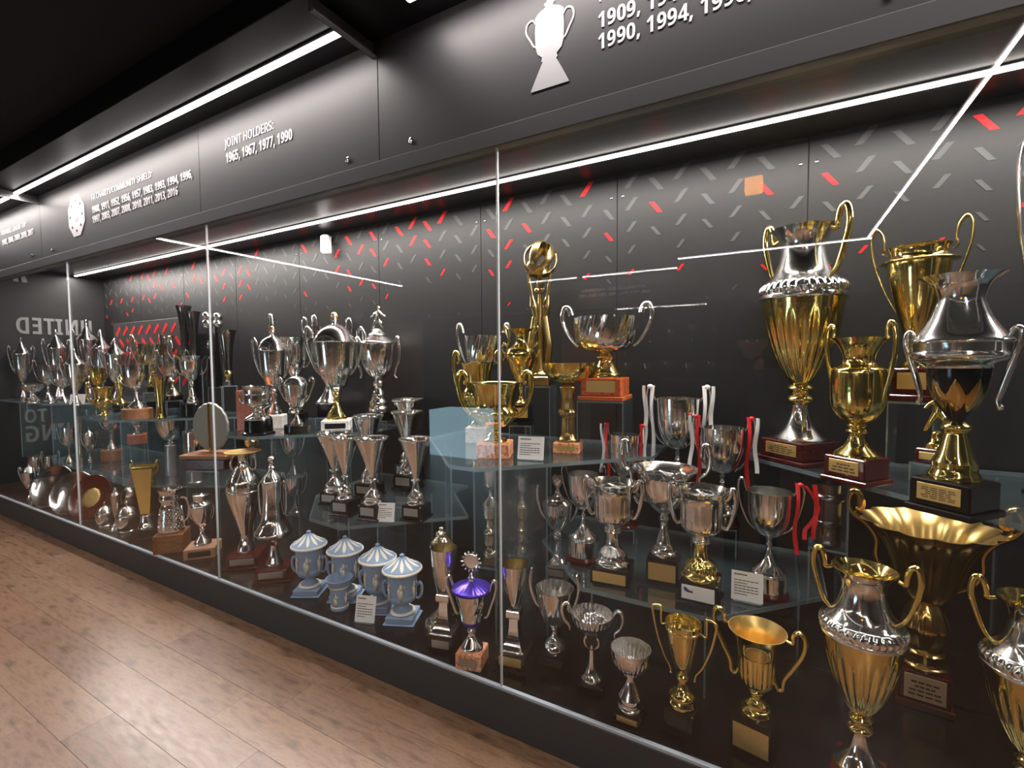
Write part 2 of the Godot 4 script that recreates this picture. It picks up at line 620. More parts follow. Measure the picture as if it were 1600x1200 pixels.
func dash(x: float, y: float, w: float, fwd: bool) -> MB:
	var b := MB.new()
	var h := w * 0.84
	var t := w * 0.36
	var s := 1.0 if fwd else -1.0
	var q := [Vector3(x - s * w / 2, y - h / 2, 0), Vector3(x - s * (w / 2 - t), y - h / 2, 0), Vector3(x + s * w / 2, y + h / 2, 0), Vector3(x + s * (w / 2 - t), y + h / 2, 0)]
	var z0 := BACK
	var z1 := BACK + 0.0015
	var front := []
	for p in q:
		front.append(Vector3(p.x, p.y, z1))
	b.fan(front, Vector3(0, 0, 1))
	for i in 4:
		var a: Vector3 = q[i]
		var c: Vector3 = q[(i + 1) % 4]
		var e := [Vector3(a.x, a.y, z0), Vector3(c.x, c.y, z0), Vector3(c.x, c.y, z1), Vector3(a.x, a.y, z1)]
		if fwd:
			b.quad(e[0], e[1], e[2], e[3])
		else:
			b.quad(e[1], e[0], e[3], e[2])
	return b

# ------------------------------------------------------------------ fascia above the glass
func fascia():
	# trim rail that holds the glass, lettering panels, soffit with its fins
	struct("trim_rail", boxm(Vector3(-2.75, GLASS_TOP, -0.005), Vector3(12.7, 0.075, 0.05), 0.003), mats.trim, "grey metal rail along the top of the glass", "rail")
	struct("trim_channel", boxm(Vector3(-2.75, GLASS_TOP + 0.005, -0.055), Vector3(12.7, 0.24, 0.04), 0.0), mats.blackmatt)
	var fw := struct("wall_fascia", boxm(Vector3(-2.75, 2.545, -0.05), Vector3(12.7, 0.72, 0.06), 0.0), mats.panelgap, "black fascia band above the glass", "wall")
	var xs := [-9.05, -5.765, -3.19, -1.66, 0.45, 2.6, 3.58]
	for i in 6:
		var p := obj("panel", boxm(Vector3((xs[i] + xs[i + 1]) / 2, 2.55, -0.008), Vector3(xs[i + 1] - xs[i] - 0.003, 0.70, 0.02), 0.0015), mats.fascia, fw)
	for sx in [-5.99, -5.55, -1.871, -1.463, 0.25, 0.65]:
		var s := MB.new()
		s.t = Transform3D(Basis(Vector3.RIGHT, PI / 2), Vector3(sx, 2.602, 0.002))
		s.lathe([[Vector2(0.013, 0), Vector2(0.013, 0.003)], [Vector2(0.013, 0.003), Vector2(0.008, 0.006), Vector2(0.004, 0.0045), Vector2(0.0003, 0.002)]], 16, {})
		obj("screw", s, mats.silver, fw)
	struct("soffit", boxm(Vector3(-2.75, 3.10, 0.15), Vector3(12.7, 0.14, 0.42), 0.003), mats.ceiling, "dark soffit above the fascia carrying the strip lamps", "soffit")
	for x in [-5.79, -1.69, 2.5]:
		struct("trim_fin", boxm(Vector3(x, 3.03, 0.17), Vector3(0.012, 0.07, 0.36), 0.002), mats.trim)
		struct("trim_angle", boxm(Vector3(x + 0.014, 3.028, 0.17), Vector3(0.024, 0.008, 0.36), 0.001), mats.alu)
	# lettering
	var rows := [
		["league_cup_lettering", "white lettering naming the league cup years at the far left of the fascia", [["FOOTBALL LEAGUE CUP:", -6.75, 2.868, 0.062, 0.66, false], ["1992, 2006, 2009, 2010, 2017", -6.75, 2.77, 0.074, 0.82, true]]],
		["shield_lettering", "white lettering naming the charity shield years beside the octagonal shield", [["FA CHARITY/COMMUNITY SHIELD:", -4.72, 2.868, 0.062, 0.95, false], ["1908, 1911, 1952, 1956, 1957, 1983, 1993, 1994, 1996,", -4.72, 2.765, 0.074, 1.45, true], ["1997, 2003, 2007, 2008, 2010, 2011, 2013, 2016", -4.72, 2.69, 0.074, 1.27, true]]],
		["joint_holders_lettering", "white lettering headed joint holders with four years on the middle fascia panel", [["JOINT HOLDERS:", -2.90, 2.868, 0.070, 0.46, false], ["1965, 1967, 1977, 1990", -2.90, 2.775, 0.080, 0.615, true]]],
		["cup_years_lettering", "large white lettering of cup years cut off by the top of the photo", [["FA CUP:", -0.585, 2.868, 0.064, 0.24, false], ["1909, 1948, 1963, 1977, 1983, 1985,", -0.585, 2.775, 0.074, 1.02, true], ["1990, 1994, 1996, 1999, 2004, 2016", -0.585, 2.70, 0.074, 1.0, true]]],
	]
	for r in rows:
		var o := thing(r[0], r[1], "lettering", Vector3(0, 0, 0.004))
		for t in r[2]:
			var tm := text_mesh(t[0], t[3], t[5], 1.0, 0.002)
			var mi := obj("line", tm[0], mats.print, o)
			mi.position = Vector3(t[1], t[2], 0)
			mi.scale = Vector3(t[4] / tm[1], 1, 1)
	var o := thing("cup_emblem", "pale grey silhouette of a lidded two-handled cup on the fascia", "emblem", Vector3(-0.775, 2.643, 0.003))
	var half := [[0.0, 0.345], [0.012, 0.335], [0.008, 0.318], [0.022, 0.31], [0.014, 0.298], [0.045, 0.285], [0.06, 0.27], [0.056, 0.258], [0.06, 0.22], [0.058, 0.16], [0.05, 0.135], [0.03, 0.118], [0.034, 0.105], [0.028, 0.1], [0.05, 0.06], [0.075, 0.012], [0.08, 0.0]]
	var poly := []
	for p in half:
		poly.append(Vector2(p[0], p[1]))
	for i in range(half.size() - 1, 0, -1):
		poly.append(Vector2(-half[i][0], half[i][1]))
	obj("cup_shape", flat_shape(poly, 0.002), mats.print_grey, o)
	for s in [-1.0, 1.0]:
		var b := MB.new()
		var pts := curve([Vector2(0.056, 0.25), Vector2(0.072, 0.268), Vector2(0.094, 0.258), Vector2(0.098, 0.228), Vector2(0.08, 0.195), Vector2(0.066, 0.17), Vector2(0.056, 0.165)], 4)
		ribbon2d(b, pts, 0.007, s)
		obj("cup_handle", b, mats.print_grey, o)
	var e := thing("shield_emblem", "pale octagonal shield emblem on the fascia left of the charity shield lettering", "emblem", Vector3(-5.008, 2.812, 0.003))
	var oct := []
	for i in 8:
		oct.append(Vector2(cos(TAU * (i + 0.5) / 8), sin(TAU * (i + 0.5) / 8)) * Vector2(0.163, 0.178))
	obj("shield_shape", flat_shape(oct, 0.002), mats.print, e)
	for i in 8:
		var c := []
		for j in 10:
			c.append(Vector2(cos(TAU * (i + 0.0) / 8) * 0.115, sin(TAU * (i + 0.0) / 8) * 0.12) + Vector2(cos(TAU * j / 10), sin(TAU * j / 10)) * 0.011)
		obj("stud", flat_shape(c, 0.004), mats.blackmatt, e)
	var ring := []
	for j in 20:
		ring.append(Vector2(cos(TAU * j / 20), sin(TAU * j / 20)) * 0.05)
	obj("boss", flat_shape(ring, 0.003), mats.print_grey, e)

func flat_shape(poly: Array, depth: float) -> MB:
	var b := MB.new()
	var pk := PackedVector2Array(poly)
	if Geometry2D.is_polygon_clockwise(pk):
		pk.reverse()
	var t := Geometry2D.triangulate_polygon(pk)
	for i in range(0, t.size(), 3):
		b.fan([Vector3(pk[t[i]].x, pk[t[i]].y, depth), Vector3(pk[t[i + 1]].x, pk[t[i + 1]].y, depth), Vector3(pk[t[i + 2]].x, pk[t[i + 2]].y, depth)], Vector3(0, 0, 1))
	for i in pk.size():
		var p := pk[i]
		var q := pk[(i + 1) % pk.size()]
		b.quad(Vector3(p.x, p.y, 0), Vector3(q.x, q.y, 0), Vector3(q.x, q.y, depth), Vector3(p.x, p.y, depth))
	return b

func ribbon2d(b: MB, pts: Array, w: float, s: float):
	for i in pts.size() - 1:
		var d: Vector2 = (pts[i + 1] - pts[i]).normalized().orthogonal() * w / 2
		var q := [pts[i] - d, pts[i + 1] - d, pts[i + 1] + d, pts[i] + d]
		var v := []
		for p in q:
			v.append(Vector3(p.x * s, p.y, 0.002))
		b.fan(v, Vector3(0, 0, 1))

# ------------------------------------------------------------------ glass shelves
func glass_shelf(label: String, poly: Array, y: float, legs: Array, down: float):
	var o := thing("glass_shelf", label, "shelf", Vector3(poly[0].x, down, poly[0].y))
	var off: Vector2 = poly[0]
	var loc := []
	for p in poly:
		loc.append(p - off)
	var b := MB.new()
	b.plate(loc, y - 0.018 - down, y - down)
	obj("plate", b, mats.shelf, o)
	# polished edge: a thin band round the plate
	var e := MB.new()
	for i in loc.size():
		var p: Vector2 = loc[i]
		var q: Vector2 = loc[(i + 1) % loc.size()]
		var d := (q - p).normalized()
		var n := Vector2(d.y, -d.x) * 0.0025
		var c := (p + q) / 2
		if (c + n - centre(loc)).length() < (c - centre(loc)).length():
			n = -n
		e.plate([p, q, q + n, p + n], y - 0.0185 - down, y + 0.0005 - down)
	obj("polished_edge", e, mats.glassedge, o)
	for l in legs:
		var a: Vector2 = l[0] - off
		var c2: Vector2 = l[1] - off
		var d2: Vector2 = (c2 - a).normalized().orthogonal() * 0.004
		var lb := MB.new()
		lb.plate([a - d2, c2 - d2, c2 + d2, a + d2], 0.0, y - 0.018 - down)
		obj("upright", lb, mats.shelf, o)
		for p in [a, c2]:
			obj("upright_edge", boxm(Vector3(p.x, 0, p.y), Vector3(0.008, y - 0.018 - down, 0.008), 0.001), mats.glassedge, o)

func centre(p: Array) -> Vector2:
	var c := Vector2.ZERO
	for q in p:
		c += q
	return c / p.size()

func V(x, z) -> Vector2:
	return Vector2(x, z)

func shelves():
	glass_shelf("clear glass shelf carrying the silver cups with brass plates, below the ribboned cups", [V(-1.13, -0.66), V(-0.74, -0.24), V(-0.21, -0.24), V(0.2, -0.66), V(0.2, -1.15), V(-1.13, -1.15)], 0.6, [[V(-0.72, -0.32), V(-0.72, -1.1)], [V(-0.24, -0.34), V(-0.24, -1.1)], [V(0.1, -0.7), V(0.1, -1.1)], [V(-1.05, -0.72), V(-1.05, -1.1)]], DECK)
	glass_shelf("clear glass shelf carrying the big gold and silver urns at upper right", [V(-0.12, -1.03), V(0.83, -0.08), V(1.6, -0.08), V(2.1, -0.58), V(2.1, -1.15), V(-0.12, -1.15)], 1.10, [[V(0.27, -0.70), V(0.27, -1.1)], [V(0.84, -0.66), V(0.84, -1.1)], [V(1.5, -0.3), V(1.5, -1.1)]], DECK + 0.012)
	glass_shelf("clear glass shelf carrying the gold cups in the middle of the case", [V(-1.38, -0.14), V(-1.22, -0.14), V(-0.56, -0.80), V(-0.56, -1.15), V(-2.0, -1.15), V(-2.0, -0.76)], 1.1, [[V(-1.64, -0.50), V(-1.80, -0.66)], [V(-1.19, -0.25), V(-1.0, -0.44)], [V(-1.40, -0.38), V(-1.40, -0.9)], [V(-1.19, -0.30), V(-1.19, -0.9)]], DECK)
	glass_shelf("clear glass shelf carrying the row of conical silver cups", [V(-2.75, -0.45), V(-2.38, -0.11), V(-2.10, -0.09), V(-1.58, -0.58), V(-1.97, -0.97), V(-1.97, -1.15), V(-2.85, -1.15)], 0.69, [[V(-2.36, -0.38), V(-2.36, -0.9)], [V(-2.11, -0.38), V(-2.11, -0.9)], [V(-1.75, -0.6), V(-1.95, -0.85)]], DECK)
	glass_shelf("clear glass shelf carrying the covered silver cups left of the middle", [V(-3.36, -0.2), V(-3.13, -0.2), V(-2.6, -0.73), V(-2.6, -1.15), V(-4.2, -1.15), V(-4.2, -1.0)], 1.1, [[V(-3.37, -0.38), V(-3.37, -1.05)], [V(-3.08, -0.35), V(-3.08, -1.05)], [V(-2.78, -0.65), V(-2.78, -1.1)]], DECK)
	glass_shelf("clear glass shelf carrying the goblet with the round wooden base", [V(-5.85, -0.2), V(-5.17, -0.2), V(-4.38, -0.95), V(-4.38, -1.15), V(-5.95, -1.15), V(-5.95, -0.4)], 1.1, [[V(-5.2, -0.3), V(-5.2, -1.05)], [V(-4.8, -0.65), V(-4.8, -1.1)], [V(-5.7, -0.4), V(-5.7, -1.1)]], 0.55)
	glass_shelf("clear glass shelf carrying the group of covered silver cups at far left", [V(-7.78, -0.16), V(-6.5, -0.16), V(-5.98, -0.62), V(-5.98, -1.15), V(-7.78, -1.15)], 1.205, [[V(-7.5, -0.25), V(-7.5, -1.1)], [V(-6.6, -0.25), V(-6.6, -1.1)]], 0.55)
	glass_shelf("clear glass shelf at mid height under the far left group", [V(-6.95, -0.33), V(-5.15, -0.33), V(-5.0, -0.22), V(-4.9, -0.22), V(-4.1, -0.62), V(-4.1, -1.15), V(-7.4, -1.15), V(-7.4, -0.78)], 0.55, [[V(-6.9, -0.45), V(-6.9, -1.1)], [V(-6.0, -0.45), V(-6.0, -1.1)], [V(-4.7, -0.45), V(-4.7, -1.1)]], DECK)

# ------------------------------------------------------------------ trophies
func T(kind, called, label, cat, group, at: Vector3, turn, R, H, ms: Array, o: Dictionary):
	var t := thing(called, label, cat, at, turn, group)
	var base := 0.0
	if o.has("riser"):
		riser(label, at, turn, R)
	if o.has("pl"):
		base = plinth(t, o)
	var k: Dictionary = K[kind]
	var far := at.distance_to(Vector3(0, 1.6, 1.7)) > 4.2
	for p in k.parts:
		var mi: int = min(p[1], ms.size() - 1)
		var mat: Material = mats[ms[mi]]
		if p[0] == "foot" and o.has("foot"):
			mat = mats[o.foot]
		var opt: Dictionary = p[3] if p.size() > 3 else {}
		var seg: int = opt.get("seg", 30 if far else 44)
		if opt.get("flutes", 0) > 0:
			seg = opt.flutes * (4 if far else 6)
		var lo := {}
		for key in opt:
			lo[key] = opt[key] * H if key in ["f0", "f1", "scallop"] else opt[key]
		var sec := sections(p[2], R, H)
		var b := MB.new()
		b.t = Transform3D(Basis.IDENTITY, Vector3(0, base, 0))
		var ph: float = PI / 4 if seg == 4 else 0.0
		if seg == 4:
			var flatsec := []
			for s in sec:
				for i in s.size() - 1:
					flatsec.append([s[i], s[i + 1]])
			for s in flatsec:
				square_band(b, s[0], s[1])
		else:
			b.lathe(sec, seg, lo, ph)
		if opt.get("open", false):
			var inn := inner_of(sec, R)
			var tgt := b
			if opt.has("lining"):
				tgt = MB.new()
				tgt.t = b.t
			tgt.lathe([inn[0]], seg, lo)
			tgt.lathe([inn[1]], seg, lo)
			if opt.has("lining"):
				var li: int = min(opt.lining, ms.size() - 1)
				obj("lining", tgt, mats[ms[li]], obj(p[0], b, mat, t))
				continue
		obj(p[0], b, mat, t)
	for h in k.get("handles", []):
		var hm: Material = mats[ms[min(h.get("m", 0), ms.size() - 1)]]
		if o.has("hm"):
			hm = mats[o.hm]
		var pts := []
		for q in h.pts:
			pts.append(Vector2(q[0] * R, q[1] * H))
		var c := curve(pts, 6)
		var sides := [1.0, -1.0]
		if o.has("hand"):
			sides = [float(o.hand)]
		for s in sides:
			var path := PackedVector3Array()
			var ra := PackedFloat32Array()
			for i in c.size():
				var f := float(i) / (c.size() - 1)
				path.append(Vector3(c[i].x, c[i].y + base, 0))
				ra.append(R * h.r * 1.25 * (0.75 + 0.5 * sin(PI * f) if not h.has("taper") else lerpf(0.6, 1.5, f)))
			var b := MB.new()
			b.t = Transform3D(Basis(Vector3.UP, 0.0 if s > 0 else PI), Vector3.ZERO)
			b.tube(path, ra, h.get("flat", 1.0), 8)
			if h.has("curl"):
				var last: Vector2 = c[-1]
				b.t = b.t * Transform3D(Basis.IDENTITY, Vector3(last.x, last.y + base, 0))
				ball(b, R * h.curl, 12)
			obj("handle", b, hm, t)
		if o.has("ribbon"):
			ribbons(t, o.ribbon, h, R, H, base)
	extras(kind, t, o, R, H, base, ms)
	return t

func square_band(b: MB, p: Vector2, q: Vector2):
	for i in 4:
		var u := Vector3(cos(PI / 2 * i), 0, sin(PI / 2 * i))
		var w := Vector3(cos(PI / 2 * (i + 1)), 0, sin(PI / 2 * (i + 1)))
		var e1 := (u + w)
		var e0 := (u - w)
		b.quad(e0 * p.x + Vector3.UP * p.y, e0 * q.x + Vector3.UP * q.y, e1 * q.x + Vector3.UP * q.y, e1 * p.x + Vector3.UP * p.y)

func ball(b: MB, r: float, seg: int, sy := 1.0):
	var pr := []
	for i in 9:
		var a := -PI / 2 + PI * i / 8.0
		pr.append(Vector2(max(r * cos(a), 0.0002), r * sin(a) * sy))
	b.lathe([pr], seg, {})

func plinth(t: Node3D, o: Dictionary) -> float:
	var pl: Array = o.pl
	var w: float = pl[1]
	var h: float = pl[2]
	var m: Material = mats[pl[3]]
	var lip := int(pl[4])
	if pl[0] == "box":
		var b := MB.new()
		if lip == 1:
			b.block(Vector3.ZERO, Vector3(w * 1.14, h * 0.2, w * 1.14), 0.004)
			b.block(Vector3(0, h * 0.2, 0), Vector3(w, h * 0.8, w), 0.004)
		else:
			b.block(Vector3.ZERO, Vector3(w, h, w), 0.004)
		obj("plinth", b, m, t)
		if o.has("plaque"):
			var pw := w * 0.72
			var ph := h * 0.5
			var py := h * (0.2 + 0.8 * 0.22) if lip == 1 else h * 0.25
			if o.plaque == "brass_big":
				pw = w * 0.86
				ph = h * 0.66
				py = h * 0.18
			elif o.plaque == "brass_top":
				pw = w * 0.9
				ph = h * 0.36
				py = h * 0.58
			elif o.plaque == "white_plate":
				pw = w * 0.84
				ph = h * 0.56
				py = h * 0.3
			elif o.plaque == "pale_plate":
				pw = w * 0.8
				ph = h * 0.66
				py = h * 0.26
			var pq := obj("plaque", boxm(Vector3(0, py, w / 2 + 0.0005), Vector3(pw, ph, 0.003), 0.0006), mats[o.plaque], t)
			if o.has("lines"):
				var e := MB.new()
				var n: int = o.lines
				for i in n:
					var lw := pw * (0.45 + 0.4 * absf(sin(i * 2.3 + w * 90.0)))
					var words := 4
					for q in words:
						e.block(Vector3(-lw / 2 + lw * (q + 0.5) / words, py + ph * (0.16 + 0.7 * i / n), w / 2 + 0.0022), Vector3(lw / words * 0.8, ph * 0.28 / n, 0.0006), 0.0)
				obj("engraving", e, mats.ink, pq).set_meta("kind", "stuff")
			if o.plaque == "white_plate":
				var e2 := flat_shape([Vector2(-0.052, 0.0), Vector2(-0.04, -0.006), Vector2(-0.02, -0.006), Vector2(-0.016, 0.0), Vector2(-0.034, 0.004), Vector2(-0.046, 0.014), Vector2(-0.054, 0.014)], 0.001)
				var mi := obj("blue_mark", e2, solid(Color(0.12, 0.16, 0.45), 0.5), pq)
				mi.position = Vector3(0.0, py + ph * 0.6, w / 2 + 0.002)
	else:
		var b := MB.new()
		var r := w / 2
		if lip == 2:
			b.lathe([[Vector2(r * 1.0, h * 0.28), Vector2(r * 1.0, h * 0.95)], [Vector2(r, h * 0.95), Vector2(r * 1.04, h * 0.97), Vector2(r * 1.02, h)], [Vector2(r * 1.02, h), Vector2(0.001, h)]], 40, {})
			obj("plinth", b, mats.silver, t)
			var w2 := MB.new()
			w2.lathe([[Vector2(0.001, 0), Vector2(r * 1.14, 0)], [Vector2(r * 1.14, 0), Vector2(r * 1.18, h * 0.08), Vector2(r * 1.14, h * 0.16)], [Vector2(r * 1.14, h * 0.16), Vector2(r * 1.02, h * 0.28)], [Vector2(r * 1.02, h * 0.28), Vector2(r * 0.9, h * 0.285)]], 40, {})
			obj("base_ring", w2, mats.redwood, t)
		else:
			var pr := [[Vector2(0.001, 0), Vector2(r * 1.12, 0)], [Vector2(r * 1.12, 0), Vector2(r * 1.16, h * 0.06), Vector2(r * 1.12, h * 0.14)], [Vector2(r * 1.12, h * 0.14), Vector2(r, h * 0.2)], [Vector2(r, h * 0.2), Vector2(r * 0.98, h * 0.95)], [Vector2(r * 0.98, h * 0.95), Vector2(r * 0.95, h)], [Vector2(r * 0.95, h), Vector2(0.001, h)]]
			if lip == 0:
				pr = [[Vector2(0.001, 0), Vector2(r, 0)], [Vector2(r, 0), Vector2(r, h * 0.94)], [Vector2(r, h * 0.94), Vector2(r * 0.97, h)], [Vector2(r * 0.97, h), Vector2(0.001, h)]]
			b.lathe(pr, 40, {})
			obj("plinth", b, m, t)
	return h

func riser(label: String, at: Vector3, turn: float, R: float):
	var y0 := DECK
	if at.x < -4.2 and at.y < 1.0:
		y0 = 0.55
	elif at.x < -5.95 and at.y > 1.22:
		y0 = 1.205
	elif at.y > 1.13 and not (at.x > -2.43 and at.x < -2.0):
		y0 = 1.1
	elif at.y > 0.72 and at.x < -2.0 and at.x > -2.8:
		y0 = 0.69
	elif at.y > 0.63 and at.x > -1.2:
		y0 = 0.6
	var h := at.y - y0 - 0.002
	var words := label.split(" ")
	var tail := " ".join(words.slice(0, 9)).trim_suffix(",")
	var o := thing("glass_riser", "clear glass riser under the " + tail, "riser", Vector3(at.x, y0 + 0.001, at.z), turn)
	var s: float = max(R * 1.45, 0.13)
	obj("top_plate", boxm(Vector3(0, h - 0.008, 0), Vector3(s, 0.008, s), 0.001), mats.shelf, o)
	for k in [-1, 1]:
		obj("side_plate", boxm(Vector3(k * (s / 2 - 0.004), 0, 0), Vector3(0.006, h - 0.008, s), 0.0), mats.shelf, o)
	for k in [-1, 1]:
		obj("polished_edge", boxm(Vector3(k * (s / 2 - 0.003), 0, s / 2 + 0.001), Vector3(0.006, h - 0.009, 0.002), 0.0), mats.glassedge, o)
	obj("polished_edge", boxm(Vector3(0, h - 0.009, s / 2 + 0.001), Vector3(s, 0.009, 0.002), 0.0), mats.glassedge, o)

func ribbons(t: Node3D, what: Array, h: Dictionary, R: float, H: float, base: float):
	var top := Vector2(0, -1)
	for q in h.pts:
		if q[1] > top.y:
			top = Vector2(q[0], q[1])
	var n := int(what[1])
	for s in [-1.0, 1.0]:
		if n == 1 and s < 0:
			continue
		for k in (2 if n == 3 else 3):
			var b := MB.new()
			var x: float = s * top.x * R * (0.86 + 0.26 * k)
			var len: float = H * (0.85 if k == 0 else 0.62)
			var w := R * 0.095
			var th := 0.0015
			# a strap that loops over the handle and hangs down, waving a little
			var rows := []
			var steps := 22
			for i in steps + 1:
				var f := float(i) / steps
				var y := base + top.y * H + 0.006 - len * f
				var zz := 0.012 * sin(f * 5.0 + k * 2.0) + (0.03 if k == 1 else 0.012)
				var xx: float = x + s * 0.006 * sin(f * 7.0 + k)
				if n == 1 and k > 0:
					xx = x + s * R * (0.5 * sin(PI * min(f * 1.2, 1.0))) * (1.0 if k == 1 else 0.2)
				var row := PackedVector3Array()
				var tw := 0.5 * sin(f * 4.0 + k * 1.7) + 0.25
				var d := Vector3(cos(tw), 0, sin(tw)) * w
				var nn := Vector3(-sin(tw), 0, cos(tw)) * th
				var c := Vector3(xx, y, zz)
				for q in [c - d - nn, c + d - nn, c + d + nn, c - d + nn]:
					row.append(q)
				rows.append(row)
			b.grid(rows, true)
			b.fan(Array(rows[0]), Vector3.UP)
			b.fan(Array(rows[steps]), Vector3.DOWN)
			var col := "white" if what[0] == "white" else ("white" if k == 1 and n == 3 else "red")
			obj("ribbon", b, mats[col], t)
		var kn := MB.new()
		kn.t = Transform3D(Basis.IDENTITY, Vector3(s * top.x * R * 0.96, base + top.y * H, 0.01))
		ball(kn, R * 0.14, 10, 0.8)
		obj("ribbon_knot", kn, mats[what[0]], t)

func extras(kind: String, t: Node3D, o: Dictionary, R: float, H: float, base: float, ms: Array):
	var m0: Material = mats[ms[0]]
	if o.has("badge"):
		var b := MB.new()
		b.t = Transform3D(Basis(Vector3.RIGHT, PI / 2) * Basis.from_scale(Vector3(0.9, 1, 1.45)), Vector3(0, base + H * 0.955, 0.0))
		b.lathe([[Vector2(0.0005, -0.005), Vector2(H * 0.03, -0.006), Vector2(H * 0.036, 0), Vector2(H * 0.03, 0.006), Vector2(0.0005, 0.005)]], 20, {})
		var mi := obj("badge", b, mats.gold, t)
		mi.scale = Vector3(1.0, 1.0, 1.0)
		var c := MB.new()
		c.t = Transform3D(Basis(Vector3.RIGHT, PI / 2), Vector3(0, base + H * 0.955, 0.0065))
		c.lathe([[Vector2(H * 0.02, 0), Vector2(0.0005, 0.001)]], 14, {})
		obj("badge_crest", c, mats.red, mi)
	match kind:
		"medal_bowl":
			medal(t, Vector3(0, base + H * 0.585, R * 0.1), R * 0.42, m0, mats.darkmarble)
		"crest_cup":
			medal(t, Vector3(0, base + H * 1.42, 0), R * 0.46, m0, m0)
			for i in 14:
				var a := TAU * i / 14
				var l := MB.new()
				l.t = Transform3D(Basis(Vector3.BACK, a), Vector3(cos(a) * R * 0.5, base + H * 1.42 + sin(a) * R * 0.5, 0))
				ball(l, R * 0.1, 8, 0.5)
				obj("laurel_leaf", l, m0, t)
		"lid_crest_cup":
			var b := flat_shape([Vector2(-0.5, 0.3), Vector2(-0.42, -0.1), Vector2(0, -0.55), Vector2(0.42, -0.1), Vector2(0.5, 0.3), Vector2(0.25, 0.5), Vector2(0, 0.42), Vector2(-0.25, 0.5)], 0.1)
			var mi := obj("shield_crest", b, mats.darksilver, t)
			mi.position = Vector3(0, base + H * 1.16, 0)
			mi.scale = Vector3(R * 0.75, R * 0.95, 0.08)
			medal(t, Vector3(0, base + H * 1.17, 0.012), R * 0.26, m0, m0)
		"bowl_urn":
			for i in 8:
				var a := TAU * (i + 0.5) / 8
				petal(t, a, R, H, base, [[0.28, 0.338], [0.44, 0.388], [0.545, 0.45], [0.60, 0.50]], 0.20, mats.brass, "petal")
		"jasper_urn":
			for i in 10:
				var a := TAU * i / 10
				petal(t, a, R, H, base, [[0.90, 0.782], [0.70, 0.81], [0.42, 0.865], [0.22, 0.92]], 0.10, mats.ivory, "lid_petal", 0.0035)
			for i in 6:
				var a := TAU * (i + 0.3) / 6
				relief(t, a, R * 0.735, base + H * 0.47, H, mats.ivory)
		"beaker":
			for i in 5:
				relief(t, TAU * (i + 0.3) / 5, R * 0.66, base + H * 0.42, H * 1.3, mats.ivory)
		"figure_cup":
			figure(t, Vector3(0, base + H * 0.79, 0), H * 0.23, m0)
		"golden_figure":
			figure(t, Vector3(0, base + H * 0.30, 0), H * 0.7, m0)
		"ball_column":
			for i in 4:
				var b := MB.new()
				b.t = Transform3D(Basis.IDENTITY, Vector3((0.5 if i % 2 else -0.5) * R * 1.35, base + H * (0.96 if i < 2 else 0.86), 0))
				ball(b, R * 0.62, 18)
				obj("silver_ball", b, mats.silver, t)
		"trumpet_vase":
			if o.has("ball"):
				var b := MB.new()
				b.t = Transform3D(Basis.IDENTITY, Vector3(0, base + H * 0.2, R * 0.55))
				ball(b, R * 0.5, 16)
				obj("gold_ball", b, mats.gold, t)
		"ribbon_sphere":
			for i in 3:
				var b := MB.new()
				var a := PI * i / 3.0 + 0.35
				b.t = Transform3D(Basis(Vector3.UP, a) * Basis(Vector3.RIGHT, 0.5 * i - 0.4), Vector3(0, base + H * 0.865, 0))
				var path := PackedVector3Array()
				var ra := PackedFloat32Array()
				for j in 33:
					var f := TAU * j / 32.0
					path.append(Vector3(cos(f) * R * 0.9, sin(f) * R * 1.0, 0))
					ra.append(R * 0.05)
				b.tube(path, ra, 4.5, 10)
				obj("band", b, m0, t)
			for i in 3:
				var a := TAU * i / 3.0 + 0.4
				var f := Vector3(cos(a), 0, sin(a))
				var g := MB.new()
				var j := [f * R * 0.35, f * R * 0.62 + Vector3.UP * H * 0.22, f * R * 0.30 + Vector3.UP * H * 0.44, f * R * 0.52 + Vector3.UP * H * 0.6, f * R * 0.18 + Vector3.UP * H * 0.52, f * R * 0.72 + Vector3.UP * H * 0.76]
				limb(g, [j[0], j[1], j[2]], [R * 0.17, R * 0.2, R * 0.22], base)
				limb(g, [j[2], (j[2] + j[3]) / 2, j[3]], [R * 0.2, R * 0.24, R * 0.1], base)
				limb(g, [j[3], (j[3] + j[5]) / 2, j[5]], [R * 0.1, R * 0.1, R * 0.07], base)
				g.t = Transform3D(Basis.IDENTITY, Vector3(0, base, 0) + f * R * 0.2 + Vector3.UP * H * 0.64)
				ball(g, R * 0.15, 12, 1.2)
				obj("reaching_figure", g, m0, t)
		"owl_jug":
			var b := MB.new()
			for r in 9:
				for i in 22:
					var a := TAU * (i + 0.5 * (r % 2)) / 22
					var f := r / 9.0
					var rr := R * lerpf(0.93, 0.72, f)
					b.t = Transform3D(Basis(Vector3.UP, -a), Vector3(cos(a) * rr, base + H * (0.1 + 0.5 * f), sin(a) * rr))
					ball(b, R * 0.085, 6, 1.0)
			obj("scales", b, m0, t).set_meta("kind", "stuff")

func medal(t: Node3D, at: Vector3, r: float, rim: Material, face: Material):
	var b := MB.new()
	b.t = Transform3D(Basis(Vector3.RIGHT, PI / 2), at)
	b.lathe([[Vector2(0.0004, -0.004), Vector2(r * 0.9, -0.004)], [Vector2(r * 0.9, -0.004), Vector2(r, 0), Vector2(r * 0.9, 0.004)], [Vector2(r * 0.9, 0.004), Vector2(r * 0.74, 0.002)]], 28, {"flutes": 0})
	var mr := obj("medal_rim", b, rim, t)
	var c := MB.new()
	c.t = b.t
	c.lathe([[Vector2(r * 0.76, 0.0018), Vector2(r * 0.4, 0.0022), Vector2(0.0004, 0.003)]], 24, {})
	obj("medal_face", c, face, mr)

